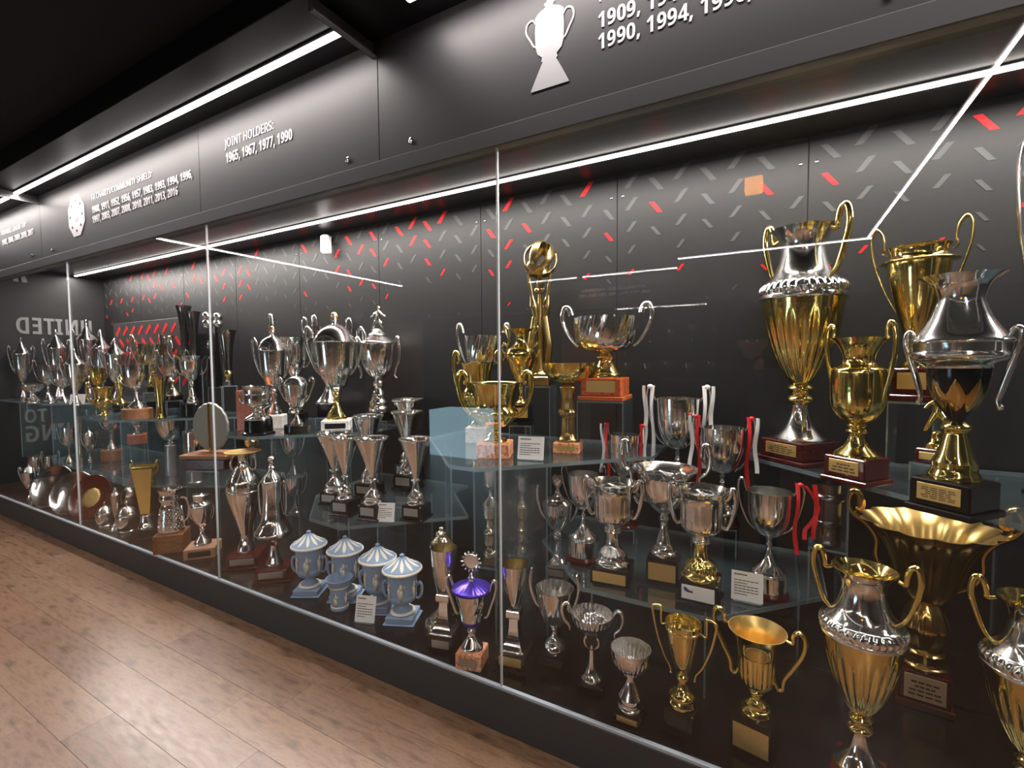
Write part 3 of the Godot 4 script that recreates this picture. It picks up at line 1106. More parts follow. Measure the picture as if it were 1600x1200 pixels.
func petal(t: Node3D, a: float, R: float, H: float, base: float, prof: Array, half: float, m: Material, called: String, lift := 0.003):
	var pts := []
	for p in prof:
		pts.append(Vector2(p[0] * R + lift, p[1] * H))
	var c := curve(pts, 4)
	var rows := []
	for i in c.size():
		var f := float(i) / (c.size() - 1)
		var w: float = half * R * sin(PI * clampf(f, 0.02, 0.98)) * (1.1 - 0.2 * f)
		var row := PackedVector3Array()
		for j in 5:
			var q := (j - 2) / 2.0
			var rr: float = c[i].x - absf(q) * lift
			var ang: float = a + q * w / max(c[i].x, 0.01)
			row.append(Vector3(cos(ang) * rr, base + c[i].y, sin(ang) * rr))
		rows.append(row)
	var b := MB.new()
	b.grid(rows, false)
	obj(called, b, m, t.get_node("lid" if called == "lid_petal" else "black_bowl"))

func relief(t: Node3D, a: float, r: float, y: float, H: float, m: Material):
	# small raised figure in low relief: gown, body, head, arm
	var b := MB.new()
	var at := Vector3(cos(a) * r, y, sin(a) * r)
	var bs := Basis(Vector3.UP, PI / 2 - a) * Basis.from_scale(Vector3(1, 1, 0.16))
	for q in [[0.0, -0.055, 0.022, 2.6], [0.002, 0.02, 0.017, 2.0], [0.0, 0.072, 0.011, 1.2], [0.022, 0.03, 0.007, 2.4], [-0.014, -0.02, 0.012, 3.0]]:
		b.t = Transform3D(bs, at + bs * Vector3(q[0] * H * 2.6, q[1] * H * 1.6, 0))
		ball(b, q[2] * H * 2.0, 10, q[3])
	obj("relief_figure", b, m, t.get_node("body"))

func limb(b: MB, joints: Array, radii: Array, base: float):
	# tapered bar through 3-D joints
	var rows := []
	var steps := 10
	var n := joints.size() - 1
	for i in steps + 1:
		var f := float(i) / steps * n
		var k: int = min(int(f), n - 1)
		var u := f - k
		var p: Vector3 = joints[k].lerp(joints[k + 1], u)
		var d: Vector3 = (joints[k + 1] - joints[k]).normalized()
		var s := d.cross(Vector3(0.31, 0.17, 0.93)).normalized()
		var w := d.cross(s)
		var r: float = lerpf(radii[k], radii[k + 1], u)
		var row := PackedVector3Array()
		for j in 10:
			row.append(p + (s * cos(TAU * j / 10) + w * sin(TAU * j / 10)) * r)
		rows.append(row)
	b.t = Transform3D(Basis.IDENTITY, Vector3(0, base, 0))
	b.grid(rows, true)
	b.fan(Array(rows[0]), joints[0] - joints[1])
	b.fan(Array(rows[steps]), joints[n] - joints[n - 1])

func figure(t: Node3D, at: Vector3, h: float, m: Material):
	# a running player: legs, trunk, arms, head
	var b := MB.new()
	var q := func(x, y, z): return Vector3(x, y, z) * h
	limb(b, [q.call(-0.22, 0.0, 0.05), q.call(-0.12, 0.22, 0.06), q.call(-0.02, 0.46, 0.02)], [h * 0.047, h * 0.068, h * 0.101], 0)
	limb(b, [q.call(0.22, 0.1, -0.04), q.call(0.16, 0.3, 0.06), q.call(0.02, 0.46, -0.02)], [h * 0.047, h * 0.068, h * 0.101], 0)
	limb(b, [q.call(0.0, 0.44, 0.0), q.call(0.02, 0.6, 0.0), q.call(0.05, 0.8, 0.0)], [h * 0.09, h * 0.09, h * 0.085], 0)
	limb(b, [q.call(0.08, 0.78, 0.06), q.call(0.24, 0.66, 0.1), q.call(0.36, 0.56, 0.06)], [h * 0.061, h * 0.054, h * 0.041], 0)
	limb(b, [q.call(0.02, 0.78, -0.06), q.call(-0.16, 0.7, -0.08), q.call(-0.26, 0.56, -0.04)], [h * 0.061, h * 0.054, h * 0.041], 0)
	for i in b.v.size():
		b.v[i] += at
	b.t = Transform3D(Basis.IDENTITY, at + Vector3(0.07, 0.91, 0) * h)
	ball(b, h * 0.075, 14, 1.2)
	obj("player_figure", b, m, t)

func make_kinds():
	var c := 1
	K.fluted_urn = {"parts": [
		["foot", 0, [[0.62, 0, c], [0.62, 0.008, c], [0.54, 0.02], [0.36, 0.06], [0.25, 0.11], [0.21, 0.15], [0.21, 0.165, c], [0.21, 0.17]]],
		["knop", 1, [[0.21, 0.168], [0.31, 0.185], [0.31, 0.2], [0.22, 0.215, c], [0.24, 0.232], [0.31, 0.246], [0.24, 0.262, c], [0.2, 0.264]]],
		["body", 1, [[0.2, 0.262], [0.40, 0.32], [0.66, 0.43], [0.85, 0.56], [0.95, 0.665]], {"flutes": 22, "amp": 0.06, "f0": 0.28, "f1": 0.60}],
		["shoulder_band", 0, [[0.95, 0.665, c], [1.0, 0.67], [1.0, 0.685, c], [0.97, 0.69], [1.0, 0.715], [0.93, 0.742], [0.86, 0.752]], {"flutes": 36, "amp": 0.05, "f0": 0.69, "f1": 0.745}],
		["neck", 0, [[0.86, 0.752], [0.66, 0.79], [0.54, 0.85], [0.50, 0.91], [0.58, 0.96], [0.75, 1.0]], {"open": true, "lining": 1}]],
		"handles": [{"m": 1, "r": 0.05, "pts": [[0.78, 0.765], [0.92, 0.80], [1.08, 0.89], [1.18, 0.98], [1.12, 1.05], [0.98, 1.05], [0.90, 1.0], [0.88, 0.965], [0.72, 0.975]]}]}
	K.vase_cup = {"parts": [
		["foot", 0, [[0.8, 0, c], [0.8, 0.02, c], [0.62, 0.055], [0.4, 0.10], [0.28, 0.16], [0.26, 0.19]]],
		["knop", 0, [[0.26, 0.19], [0.40, 0.205], [0.36, 0.225], [0.28, 0.235, c], [0.35, 0.26], [0.28, 0.28]]],
		["body", 1, [[0.28, 0.28], [0.62, 0.315], [0.9, 0.40], [0.98, 0.5], [0.98, 0.7], [0.9, 0.745], [0.74, 0.76]]],
		["neck", 1, [[0.74, 0.76, c], [0.58, 0.79], [0.57, 0.85], [0.74, 0.93], [1.04, 1.0]], {"open": true}]],
		"handles": [{"m": 1, "r": 0.055, "flat": 1.5, "pts": [[0.94, 0.46], [1.02, 0.56], [1.2, 0.72], [1.34, 0.92], [1.3, 1.07], [1.14, 1.12], [1.03, 1.06], [1.06, 0.99]], "curl": 0.07}]}
	K.euro_cup = {"parts": [
		["foot", 0, [[0.55, 0, c], [0.5, 0.03], [0.22, 0.1], [0.17, 0.16], [0.17, 0.18]]],
		["bowl", 1, [[0.17, 0.18], [0.42, 0.30], [0.74, 0.55], [0.97, 0.8], [1.0, 0.865]]],
		["collar", 1, [[1.0, 0.865], [1.22, 0.872], [1.22, 0.882], [1.0, 0.89, c], [0.9, 0.92], [0.92, 0.975], [1.0, 1.0]], {"open": true}]],
		"handles": [{"m": 0, "r": 0.035, "flat": 3.0, "pts": [[0.6, 0.45], [1.05, 0.66], [1.42, 0.92], [1.52, 1.1], [1.38, 1.19], [1.16, 1.14], [1.08, 1.04], [1.14, 0.98], [0.98, 0.95]]}]}
	K.bowl_urn = {"parts": [
		["foot", 1, [[0.52, 0, c], [0.52, 0.02], [0.46, 0.05], [0.46, 0.085, c], [0.38, 0.12], [0.27, 0.2], [0.23, 0.235], [0.30, 0.25], [0.29, 0.268], [0.14, 0.288]]],
		["black_bowl", 2, [[0.14, 0.288], [0.26, 0.33], [0.48, 0.41], [0.6, 0.49], [0.63, 0.55]]],
		["belt", 0, [[0.63, 0.55, c], [0.68, 0.565], [0.90, 0.59], [0.98, 0.605, c], [1.0, 0.615], [0.98, 0.628, c], [0.96, 0.632], [0.97, 0.672, c], [1.01, 0.68], [0.98, 0.69]]],
		["bell", 0, [[0.98, 0.69], [0.84, 0.72], [0.62, 0.79], [0.48, 0.86], [0.45, 0.885]]],
		["mouth", 0, [[0.45, 0.885, c], [0.47, 0.91], [0.56, 0.955], [0.85, 1.0]], {"open": true, "lining": 1}]],
		"handles": [{"m": 0, "r": 0.045, "flat": 1.6, "pts": [[0.94, 0.69], [1.06, 0.735], [1.17, 0.725], [1.18, 0.67], [1.08, 0.6], [0.97, 0.53], [0.86, 0.45], [0.80, 0.40], [0.84, 0.37]], "curl": 0.07}]}
	K.shell_cup = {"parts": [
		["foot", 0, [[0.36, 0, c], [0.36, 0.025], [0.31, 0.04], [0.31, 0.11, c], [0.25, 0.14], [0.36, 0.25], [0.37, 0.30], [0.30, 0.39], [0.21, 0.45]], {"flutes": 12, "amp": 0.06, "f0": 0.13, "f1": 0.42}],
		["bowl", 0, [[0.21, 0.45], [0.32, 0.49], [0.45, 0.60], [0.58, 0.78], [0.76, 0.92], [1.0, 1.0]], {"flutes": 12, "amp": 0.10, "f0": 0.455, "f1": 1.4, "open": true, "lining": 2, "scallop": 0.2}]],
		"handles": [{"m": 0, "r": 0.048, "flat": 1.7, "taper": 1, "pts": [[0.42, 0.56], [0.62, 0.62], [0.74, 0.72], [0.74, 0.84], [0.90, 0.94], [1.10, 1.0], [1.20, 1.08], [1.13, 1.17], [1.0, 1.14], [1.0, 1.06], [1.07, 1.05]]}]}
	K.golden_figure = {"parts": [["foot", 0, [[0.9, 0, c], [0.8, 0.08], [0.5, 0.16], [0.4, 0.28], [0.1, 0.31]]]]}
	K.dark_tankard = {"parts": [["body", 0, [[0.8, 0, c], [0.9, 0.04], [0.82, 0.1, c], [0.85, 0.3], [0.95, 0.34], [0.9, 0.4, c], [0.85, 0.44], [0.85, 0.7], [1.0, 0.74], [0.95, 0.8], [0.8, 0.85], [0.85, 1.0]], {"open": true}]]}
	K.flared_cup = {"parts": [
		["foot", 0, [[0.56, 0, c], [0.56, 0.03], [0.5, 0.07, c], [0.43, 0.08], [0.40, 0.125, c], [0.26, 0.16], [0.2, 0.19], [0.25, 0.23], [0.26, 0.26], [0.2, 0.29]]],
		["bowl", 0, [[0.2, 0.29], [0.48, 0.34], [0.60, 0.43], [0.63, 0.55], [0.65, 0.71]], {"flutes": 20, "amp": 0.07, "f0": 0.3, "f1": 0.70}],
		["lip", 0, [[0.65, 0.71, c], [0.68, 0.74], [0.78, 0.88], [1.0, 1.0]], {"open": true, "lining": 2}]],
		"handles": [{"m": 0, "r": 0.055, "flat": 1.7, "pts": [[0.62, 0.46], [0.74, 0.38], [0.88, 0.40], [0.94, 0.52], [1.2, 0.68], [1.5, 0.88], [1.56, 1.04], [1.38, 1.12], [1.2, 1.06], [1.18, 0.97], [0.98, 0.98]]}]}
	K.angular_cup = {"parts": [
		["foot", 0, [[0.85, 0, c], [0.85, 0.035], [0.74, 0.08, c], [0.78, 0.125], [0.42, 0.19], [0.25, 0.26]]],
		["knop", 0, [[0.25, 0.26], [0.37, 0.3], [0.37, 0.34], [0.25, 0.37]]],
		["bowl", 1, [[0.25, 0.37], [0.55, 0.49], [0.80, 0.70], [0.95, 0.9]]],
		["lip", 1, [[0.95, 0.9, c], [1.03, 0.91], [1.03, 0.935, c], [0.99, 0.945], [1.05, 1.0]], {"open": true}]],
		"handles": [{"m": 1, "r": 0.05, "pts": [[1.0, 0.93], [1.3, 0.90], [1.36, 0.97], [1.36, 1.1], [1.42, 1.12], [1.85, 1.1], [1.88, 1.02], [1.6, 0.76], [1.15, 0.52], [0.78, 0.40], [0.72, 0.33]], "curl": 0.09}]}
	K.low_bowl = {"parts": [
		["foot", 0, [[0.66, 0, c], [0.66, 0.03], [0.56, 0.07], [0.62, 0.13], [0.62, 0.19, c], [0.40, 0.32], [0.24, 0.44], [0.2, 0.52]]],
		["bowl", 1, [[0.2, 0.52], [0.5, 0.58], [0.84, 0.72], [1.0, 0.88], [1.02, 1.0]], {"flutes": 26, "amp": 0.04, "f0": 0.53, "f1": 0.9, "open": true}]],
		"handles": []}
	K.medal_bowl = {"parts": [
		["foot", 0, [[0.5, 0, c], [0.5, 0.05], [0.36, 0.1], [0.22, 0.22], [0.14, 0.42], [0.12, 0.70]], {"flutes": 8, "amp": 0.08, "f0": 0.0, "f1": 0.4}],
		["bowl", 1, [[0.12, 0.70], [0.40, 0.72], [0.80, 0.84], [1.0, 1.0]], {"flutes": 26, "amp": 0.06, "f0": 0.71, "f1": 0.99, "open": true}]],
		"handles": [{"m": 0, "r": 0.06, "flat": 1.5, "pts": [[0.9, 0.92], [1.02, 1.02], [1.2, 1.09], [1.4, 1.06], [1.46, 0.96], [1.34, 0.84], [1.1, 0.76], [1.08, 0.7]]}]}
	K.wing_cup = {"parts": [
		["foot", 0, [[0.6, 0, c], [0.6, 0.05], [0.5, 0.12], [0.24, 0.2], [0.14, 0.30], [0.18, 0.33], [0.14, 0.36]]],
		["bowl", 1, [[0.14, 0.36], [0.42, 0.42], [0.70, 0.58], [0.88, 0.82], [1.0, 1.0]], {"open": true, "flutes": 16, "amp": 0.07, "f0": 0.37, "f1": 0.74}]],
		"handles": [{"m": 0, "r": 0.075, "flat": 2.0, "pts": [[0.8, 0.66], [1.0, 0.72], [1.24, 0.9], [1.32, 1.08], [1.24, 1.24], [1.16, 1.26]]}]}
	K.flute_goblet = {"parts": [
		["foot", 0, [[0.92, 0, c], [0.86, 0.02], [0.6, 0.08], [0.38, 0.2], [0.32, 0.36]], {"seg": 4}],
		["knop", 0, [[0.32, 0.36], [0.5, 0.375], [0.5, 0.45], [0.36, 0.47]], {"seg": 4}],
		["cup", 0, [[0.22, 0.46], [0.40, 0.52], [0.68, 0.68], [0.90, 0.86], [1.0, 1.0]], {"open": true, "lining": 1}]]}
	K.crest_cup = {"parts": [
		["foot", 0, [[0.62, 0, c], [0.6, 0.05], [0.46, 0.11], [0.24, 0.2], [0.2, 0.26], [0.27, 0.29], [0.18, 0.34]]],
		["cup_base", 1, [[0.18, 0.34], [0.46, 0.40], [0.56, 0.48]]],
		["cup", 0, [[0.56, 0.48], [0.62, 0.58], [0.76, 0.76], [0.92, 0.95]], {"flutes": 10, "amp": 0.05, "f0": 0.5, "f1": 0.9, "twist": 9.0}],
		["lid", 1, [[0.92, 0.95, c], [1.05, 0.965], [1.06, 1.0], [0.9, 1.03], [0.5, 1.08], [0.16, 1.11]], {"flutes": 24, "amp": 0.03, "f0": 1.0, "f1": 1.09}],
		["finial", 0, [[0.16, 1.11], [0.12, 1.14], [0.2, 1.17], [0.1, 1.2], [0.12, 1.22], [0.06, 1.25]]]],
		"handles": [{"m": 0, "r": 0.06, "flat": 1.6, "pts": [[0.72, 0.54], [0.9, 0.56], [1.1, 0.72], [1.34, 0.92], [1.42, 1.08], [1.3, 1.16], [1.14, 1.08], [1.06, 0.98]]}]}
	K.lidded_jar = {"parts": [
		["foot", 0, [[1.0, 0, c], [1.0, 0.02], [0.92, 0.06], [0.70, 0.09], [0.66, 0.12, c], [0.45, 0.15], [0.2, 0.2], [0.16, 0.26]]],
		["body", 1, [[0.16, 0.26], [0.30, 0.34], [0.52, 0.55], [0.6, 0.76], [0.64, 0.8]]],
		["lid", 1, [[0.64, 0.8, c], [0.66, 0.82], [0.55, 0.86], [0.34, 0.9], [0.3, 0.94, c], [0.12, 0.955], [0.14, 0.975], [0.08, 0.99], [0.005, 1.0]]]]}
	K.jasper_urn = {"parts": [
		["foot", 0, [[0.60, 0, c], [0.58, 0.02], [0.4, 0.07], [0.27, 0.12], [0.25, 0.165]]],
		["foot_ring", 1, [[0.56, 0.012], [0.64, 0.02], [0.6, 0.04], [0.5, 0.045]]],
		["body", 0, [[0.25, 0.165], [0.58, 0.20], [0.72, 0.27], [0.70, 0.32, c], [0.69, 0.34], [0.72, 0.5], [0.78, 0.68], [0.80, 0.705]]],
		["lid_rim", 1, [[0.80, 0.70, c], [0.98, 0.715], [1.02, 0.735], [0.98, 0.757], [0.92, 0.765]], {"flutes": 40, "amp": 0.02, "f0": 0.70, "f1": 0.77}],
		["lid", 0, [[0.96, 0.76, c], [0.92, 0.775], [0.70, 0.81], [0.42, 0.865], [0.22, 0.92], [0.10, 0.945]]],
		["finial", 0, [[0.08, 0.945], [0.12, 0.965], [0.11, 0.978], [0.05, 0.992], [0.004, 1.0]]]],
		"handles": [{"m": 0, "r": 0.05, "pts": [[0.68, 0.26], [0.84, 0.25], [1.0, 0.33], [1.02, 0.46], [0.9, 0.52], [0.78, 0.46]]}]}
	K.beaker = {"parts": [
		["body", 0, [[0.62, 0, c], [0.66, 0.04], [0.6, 0.1, c], [0.56, 0.13], [0.58, 0.4], [0.70, 0.7], [0.92, 0.94], [1.0, 1.0]], {"open": true}],
		["foot_ring", 1, [[0.58, 0.1], [0.66, 0.115], [0.58, 0.14]]],
		["garland", 1, [[0.735, 0.715], [0.80, 0.76], [0.80, 0.78]], {"flutes": 5, "amp": 0.03, "f0": 0.6, "f1": 0.9}]]}
	K.bell_cup = {"parts": [
		["foot", 0, [[0.45, 0, c], [0.44, 0.025], [0.28, 0.09], [0.2, 0.16], [0.22, 0.19], [0.32, 0.215]]],
		["flare", 0, [[0.32, 0.215, c], [0.74, 0.255], [0.98, 0.295], [1.0, 0.315], [0.86, 0.35], [0.62, 0.43], [0.55, 0.52]]],
		["body", 1, [[0.55, 0.52], [0.50, 0.62], [0.52, 0.72], [0.56, 0.765]]],
		["lid", 1, [[0.56, 0.765, c], [0.58, 0.775], [0.46, 0.81], [0.24, 0.85], [0.14, 0.875], [0.2, 0.89], [0.12, 0.91]]],
		["finial", 1, [[0.12, 0.91], [0.14, 0.93], [0.10, 0.945], [0.2, 0.965], [0.16, 0.99], [0.005, 1.0]]]],
		"handles": [{"m": 0, "r": 0.03, "pts": [[0.6, 0.46], [0.68, 0.5], [0.72, 0.66], [0.70, 0.74], [0.58, 0.77]]}]}
	K.amphora = {"parts": [
		["foot", 0, [[0.5, 0, c], [0.5, 0.03], [0.42, 0.08], [0.3, 0.13], [0.28, 0.175]]],
		["body", 0, [[0.28, 0.175], [0.44, 0.28], [0.82, 0.47], [1.0, 0.62], [0.95, 0.72], [0.62, 0.81], [0.36, 0.86]]],
		["belly_ring", 0, [[0.985, 0.605], [1.04, 0.613], [1.04, 0.625], [0.985, 0.632]]],
		["neck", 0, [[0.36, 0.86], [0.30, 0.90], [0.34, 0.95], [0.5, 0.975]]],
		["saucer_mouth", 1, [[0.5, 0.975, c], [0.86, 0.985], [1.02, 1.0], [0.95, 1.002], [0.5, 0.99], [0.2, 0.99], [0.01, 0.99]]]],
		"handles": [{"m": 0, "r": 0.05, "pts": [[0.62, 0.82], [0.72, 0.86], [0.66, 0.93], [0.48, 0.965]]}]}
	K.small_cup = {"parts": [
		["foot", 0, [[0.8, 0, c], [0.8, 0.03], [0.7, 0.08], [0.35, 0.17], [0.22, 0.27], [0.3, 0.31], [0.24, 0.35]]],
		["bowl", 1, [[0.24, 0.35], [0.64, 0.45], [0.94, 0.64], [1.0, 0.76]]],
		["lid", 1, [[1.0, 0.76, c], [1.04, 0.775], [0.94, 0.82], [0.7, 0.86, c], [0.66, 0.9], [0.74, 0.96], [0.70, 1.0], [0.2, 1.0], [0.005, 0.985]]]],
		"handles": [{"m": 0, "r": 0.04, "pts": [[0.8, 0.5], [1.0, 0.56], [1.08, 0.7], [1.0, 0.8]]}]}
	K.owl_jug = {"parts": [
		["body", 0, [[0.85, 0, c], [0.95, 0.05], [0.92, 0.2], [0.78, 0.5], [0.66, 0.66], [0.74, 0.72]]],
		["neck", 1, [[0.74, 0.72, c], [0.82, 0.78], [0.76, 0.9], [0.90, 1.0]], {"open": true}]],
		"handles": [{"m": 0, "r": 0.08, "pts": [[0.84, 0.2], [1.2, 0.3], [1.3, 0.55], [1.1, 0.75], [0.72, 0.78]]}]}
	K.square_vase = {"parts": [
		["foot", 1, [[0.66, 0, c], [0.64, 0.03], [0.5, 0.1], [0.44, 0.18, c], [0.5, 0.2], [0.42, 0.24]]],
		["vase", 0, [[0.34, 0.24], [0.5, 0.56], [0.68, 0.9], [0.74, 1.0], [0.66, 1.0], [0.48, 0.6]], {"seg": 4}]],
		"handles": [{"m": 0, "r": 0.06, "pts": [[0.72, 0.88], [0.9, 0.94], [1.0, 1.02], [0.9, 1.1], [0.8, 1.04]]}]}
	K.pot = {"parts": [
		["body", 0, [[0.86, 0, c], [0.86, 0.05], [0.8, 0.08, c], [0.98, 0.3], [0.98, 0.52], [0.8, 0.64]]],
		["lid", 0, [[0.8, 0.64, c], [0.84, 0.66], [0.6, 0.76], [0.3, 0.82], [0.1, 0.84]]],
		["finial", 0, [[0.1, 0.84], [0.07, 0.88], [0.13, 0.94], [0.1, 0.98], [0.005, 1.0]]]]}
	K.spire_cup = {"parts": [
		["foot", 0, [[0.5, 0, c], [0.5, 0.025], [0.42, 0.06], [0.22, 0.12], [0.13, 0.2], [0.2, 0.23], [0.15, 0.26]]],
		["bowl", 0, [[0.15, 0.26], [0.5, 0.33], [0.82, 0.48], [0.95, 0.64], [1.0, 0.72]], {"flutes": 16, "amp": 0.03, "f0": 0.27, "f1": 0.5}],
		["lid", 0, [[1.0, 0.72, c], [1.05, 0.725], [1.03, 0.74], [0.86, 0.77], [0.55, 0.82], [0.26, 0.885], [0.1, 0.915]]],
		["finial", 0, [[0.08, 0.91], [0.15, 0.935], [0.07, 0.955], [0.12, 0.975], [0.004, 1.0]]]],
		"handles": [{"m": 0, "r": 0.06, "flat": 1.3, "pts": [[0.72, 0.42], [1.0, 0.5], [1.3, 0.66], [1.42, 0.79], [1.3, 0.86], [1.12, 0.83], [1.1, 0.78]]}]}
	K.lidded_cup = {"parts": [
		["foot", 0, [[0.5, 0, c], [0.5, 0.025], [0.42, 0.06], [0.22, 0.12], [0.13, 0.2], [0.2, 0.23], [0.15, 0.26]]],
		["bowl", 0, [[0.15, 0.26], [0.5, 0.33], [0.82, 0.48], [0.95, 0.64], [1.0, 0.72]], {"flutes": 16, "amp": 0.03, "f0": 0.27, "f1": 0.5}],
		["lid", 0, [[1.0, 0.72, c], [1.05, 0.725], [1.03, 0.74], [0.93, 0.78], [0.72, 0.835], [0.42, 0.875], [0.16, 0.895], [0.1, 0.915]]],
		["finial", 0, [[0.08, 0.91], [0.15, 0.935], [0.07, 0.955], [0.12, 0.975], [0.004, 1.0]]]],
		"handles": [{"m": 0, "r": 0.06, "flat": 1.3, "pts": [[0.72, 0.42], [1.0, 0.5], [1.3, 0.66], [1.42, 0.79], [1.3, 0.86], [1.12, 0.83], [1.1, 0.78]]}]}
	K.figure_cup = {"parts": [
		["foot", 0, [[0.6, 0, c], [0.6, 0.03], [0.52, 0.05], [0.5, 0.09], [0.40, 0.12], [0.36, 0.17], [0.22, 0.22], [0.3, 0.25], [0.3, 0.28], [0.2, 0.31]]],
		["bowl", 0, [[0.2, 0.31], [0.55, 0.36], [0.85, 0.46], [0.97, 0.58], [0.98, 0.65]], {"flutes": 18, "amp": 0.04, "f0": 0.32, "f1": 0.52}],
		["lid", 0, [[0.98, 0.65, c], [1.04, 0.655], [1.0, 0.675], [0.7, 0.71], [0.5, 0.73, c], [0.52, 0.745], [0.3, 0.78], [0.2, 0.8], [0.005, 0.802]]]],
		"handles": [{"m": 0, "r": 0.065, "flat": 1.5, "pts": [[0.92, 0.64], [1.06, 0.70], [1.2, 0.72], [1.24, 0.66], [1.3, 0.58], [1.22, 0.48], [1.06, 0.42], [0.98, 0.35], [1.04, 0.33]], "curl": 0.07}]}
	K.cone_cup = {"parts": [
		["foot", 0, [[0.6, 0, c], [0.62, 0.03], [0.52, 0.07], [0.54, 0.12], [0.30, 0.2], [0.2, 0.29], [0.17, 0.34]]],
		["knop", 0, [[0.17, 0.34], [0.29, 0.35], [0.29, 0.375], [0.17, 0.385]]],
		["cone", 1, [[0.17, 0.385], [0.42, 0.58], [0.93, 0.955, c], [1.0, 0.965], [1.02, 0.985], [1.0, 1.0]], {"open": true}]]}
	K.goblet = {"parts": [
		["foot", 0, [[0.8, 0, c], [0.8, 0.025], [0.6, 0.07], [0.26, 0.18], [0.11, 0.32], [0.16, 0.355], [0.1, 0.39], [0.18, 0.44]]],
		["bowl", 1, [[0.18, 0.44], [0.58, 0.50], [0.90, 0.66], [1.0, 0.84], [1.03, 1.0]], {"open": true}]],
		"handles": [{"m": 1, "r": 0.04, "flat": 1.3, "pts": [[0.5, 0.49], [0.95, 0.58], [1.3, 0.78], [1.46, 1.0], [1.36, 1.12], [1.18, 1.10], [1.12, 1.02], [1.02, 0.97]]}]}
	K.lid_crest_cup = {"parts": [
		["foot", 0, [[0.62, 0, c], [0.6, 0.04], [0.4, 0.1], [0.22, 0.2], [0.16, 0.3], [0.32, 0.36], [0.3, 0.42], [0.18, 0.46]]],
		["bowl", 0, [[0.18, 0.46], [0.6, 0.53], [0.9, 0.70], [1.0, 0.86]]],
		["lid", 1, [[1.0, 0.86, c], [1.04, 0.87], [0.8, 0.93], [0.3, 0.98], [0.12, 1.06], [0.005, 1.07]]]],
		"handles": [{"m": 0, "r": 0.07, "flat": 1.5, "pts": [[0.86, 0.62], [1.15, 0.72], [1.36, 0.9], [1.36, 1.06], [1.26, 1.08]]}]}
	K.fruit_cup = {"parts": [
		["foot", 0, [[0.68, 0, c], [0.68, 0.03], [0.56, 0.07, c], [0.56, 0.1], [0.48, 0.16], [0.28, 0.22], [0.22, 0.32], [0.23, 0.38]], {"flutes": 20, "amp": 0.06, "f0": 0.07, "f1": 0.2}],
		["knop", 0, [[0.23, 0.38], [0.34, 0.4], [0.3, 0.42], [0.34, 0.44], [0.2, 0.475]]],
		["bowl", 1, [[0.2, 0.475], [0.56, 0.52], [0.72, 0.60], [0.74, 0.78], [0.79, 0.91], [1.02, 1.0]], {"flutes": 16, "amp": 0.05, "f0": 0.5, "f1": 0.88, "open": true}]],
		"handles": [{"m": 0, "r": 0.06, "flat": 1.5, "pts": [[0.68, 0.62], [0.84, 0.58], [0.98, 0.64], [1.08, 0.76], [1.16, 0.90], [1.13, 1.02], [1.02, 1.03], [0.96, 0.94], [0.82, 0.90]]}, {"m": 0, "r": 0.05, "flat": 1.6, "pts": [[1.08, 0.76], [0.98, 0.79], [0.9, 0.84], [0.82, 0.86]]}]}
	K.wide_cup = {"parts": [
		["foot", 0, [[0.4, 0, c], [0.4, 0.04], [0.34, 0.06, c], [0.32, 0.1], [0.24, 0.14, c], [0.22, 0.18], [0.13, 0.3], [0.11, 0.38], [0.16, 0.42], [0.1, 0.46]]],
		["bowl", 0, [[0.1, 0.46], [0.42, 0.56], [0.64, 0.68], [0.72, 0.84]]],
		["lip", 0, [[0.72, 0.84], [0.76, 0.91], [0.9, 0.965], [1.02, 1.0]], {"open": true, "flutes": 8, "amp": 0.03, "f0": 0.83, "f1": 1.2}]],
		"handles": [{"m": 0, "r": 0.05, "flat": 2.2, "taper": 1, "pts": [[0.5, 0.6], [0.76, 0.64], [0.98, 0.78], [1.02, 0.92], [1.2, 0.98], [1.32, 1.12], [1.26, 1.28], [1.12, 1.28], [1.08, 1.16]]}]}
	K.scroll_pot = {"parts": [
		["foot", 0, [[0.44, 0, c], [0.43, 0.04], [0.32, 0.08, c], [0.3, 0.11], [0.18, 0.17], [0.18, 0.23]]],
		["belly", 0, [[0.18, 0.23], [0.5, 0.29], [0.80, 0.42], [0.84, 0.52], [0.70, 0.6]], {"flutes": 18, "amp": 0.05, "f0": 0.24, "f1": 0.56}],
		["collar", 1, [[0.70, 0.6], [0.70, 0.66], [0.78, 0.82], [0.92, 0.97], [1.0, 1.0]], {"open": true}]],
		"handles": [{"m": 0, "r": 0.065, "flat": 1.4, "pts": [[0.76, 0.42], [1.0, 0.5], [1.24, 0.7], [1.36, 0.96], [1.3, 1.14], [1.12, 1.16], [1.02, 1.06], [1.1, 0.99]], "curl": 0.09}]}
	K.punch_bowl = {"parts": [
		["foot", 1, [[0.5, 0, c], [0.5, 0.05], [0.44, 0.09, c], [0.4, 0.13], [0.24, 0.26], [0.24, 0.3], [0.3, 0.34], [0.22, 0.38], [0.16, 0.42]]],
		["bowl", 0, [[0.16, 0.42], [0.58, 0.45], [0.86, 0.56], [0.97, 0.76], [1.0, 1.0]], {"open": true, "flutes": 14, "amp": 0.05, "f0": 0.43, "f1": 1.3, "twist": 2.5, "scallop": 0.1}]],
		"handles": [{"m": 0, "r": 0.06, "flat": 1.4, "taper": 1, "pts": [[0.88, 0.52], [1.06, 0.60], [1.3, 0.80], [1.44, 1.0], [1.36, 1.18], [1.2, 1.17], [1.12, 1.05]]}]}
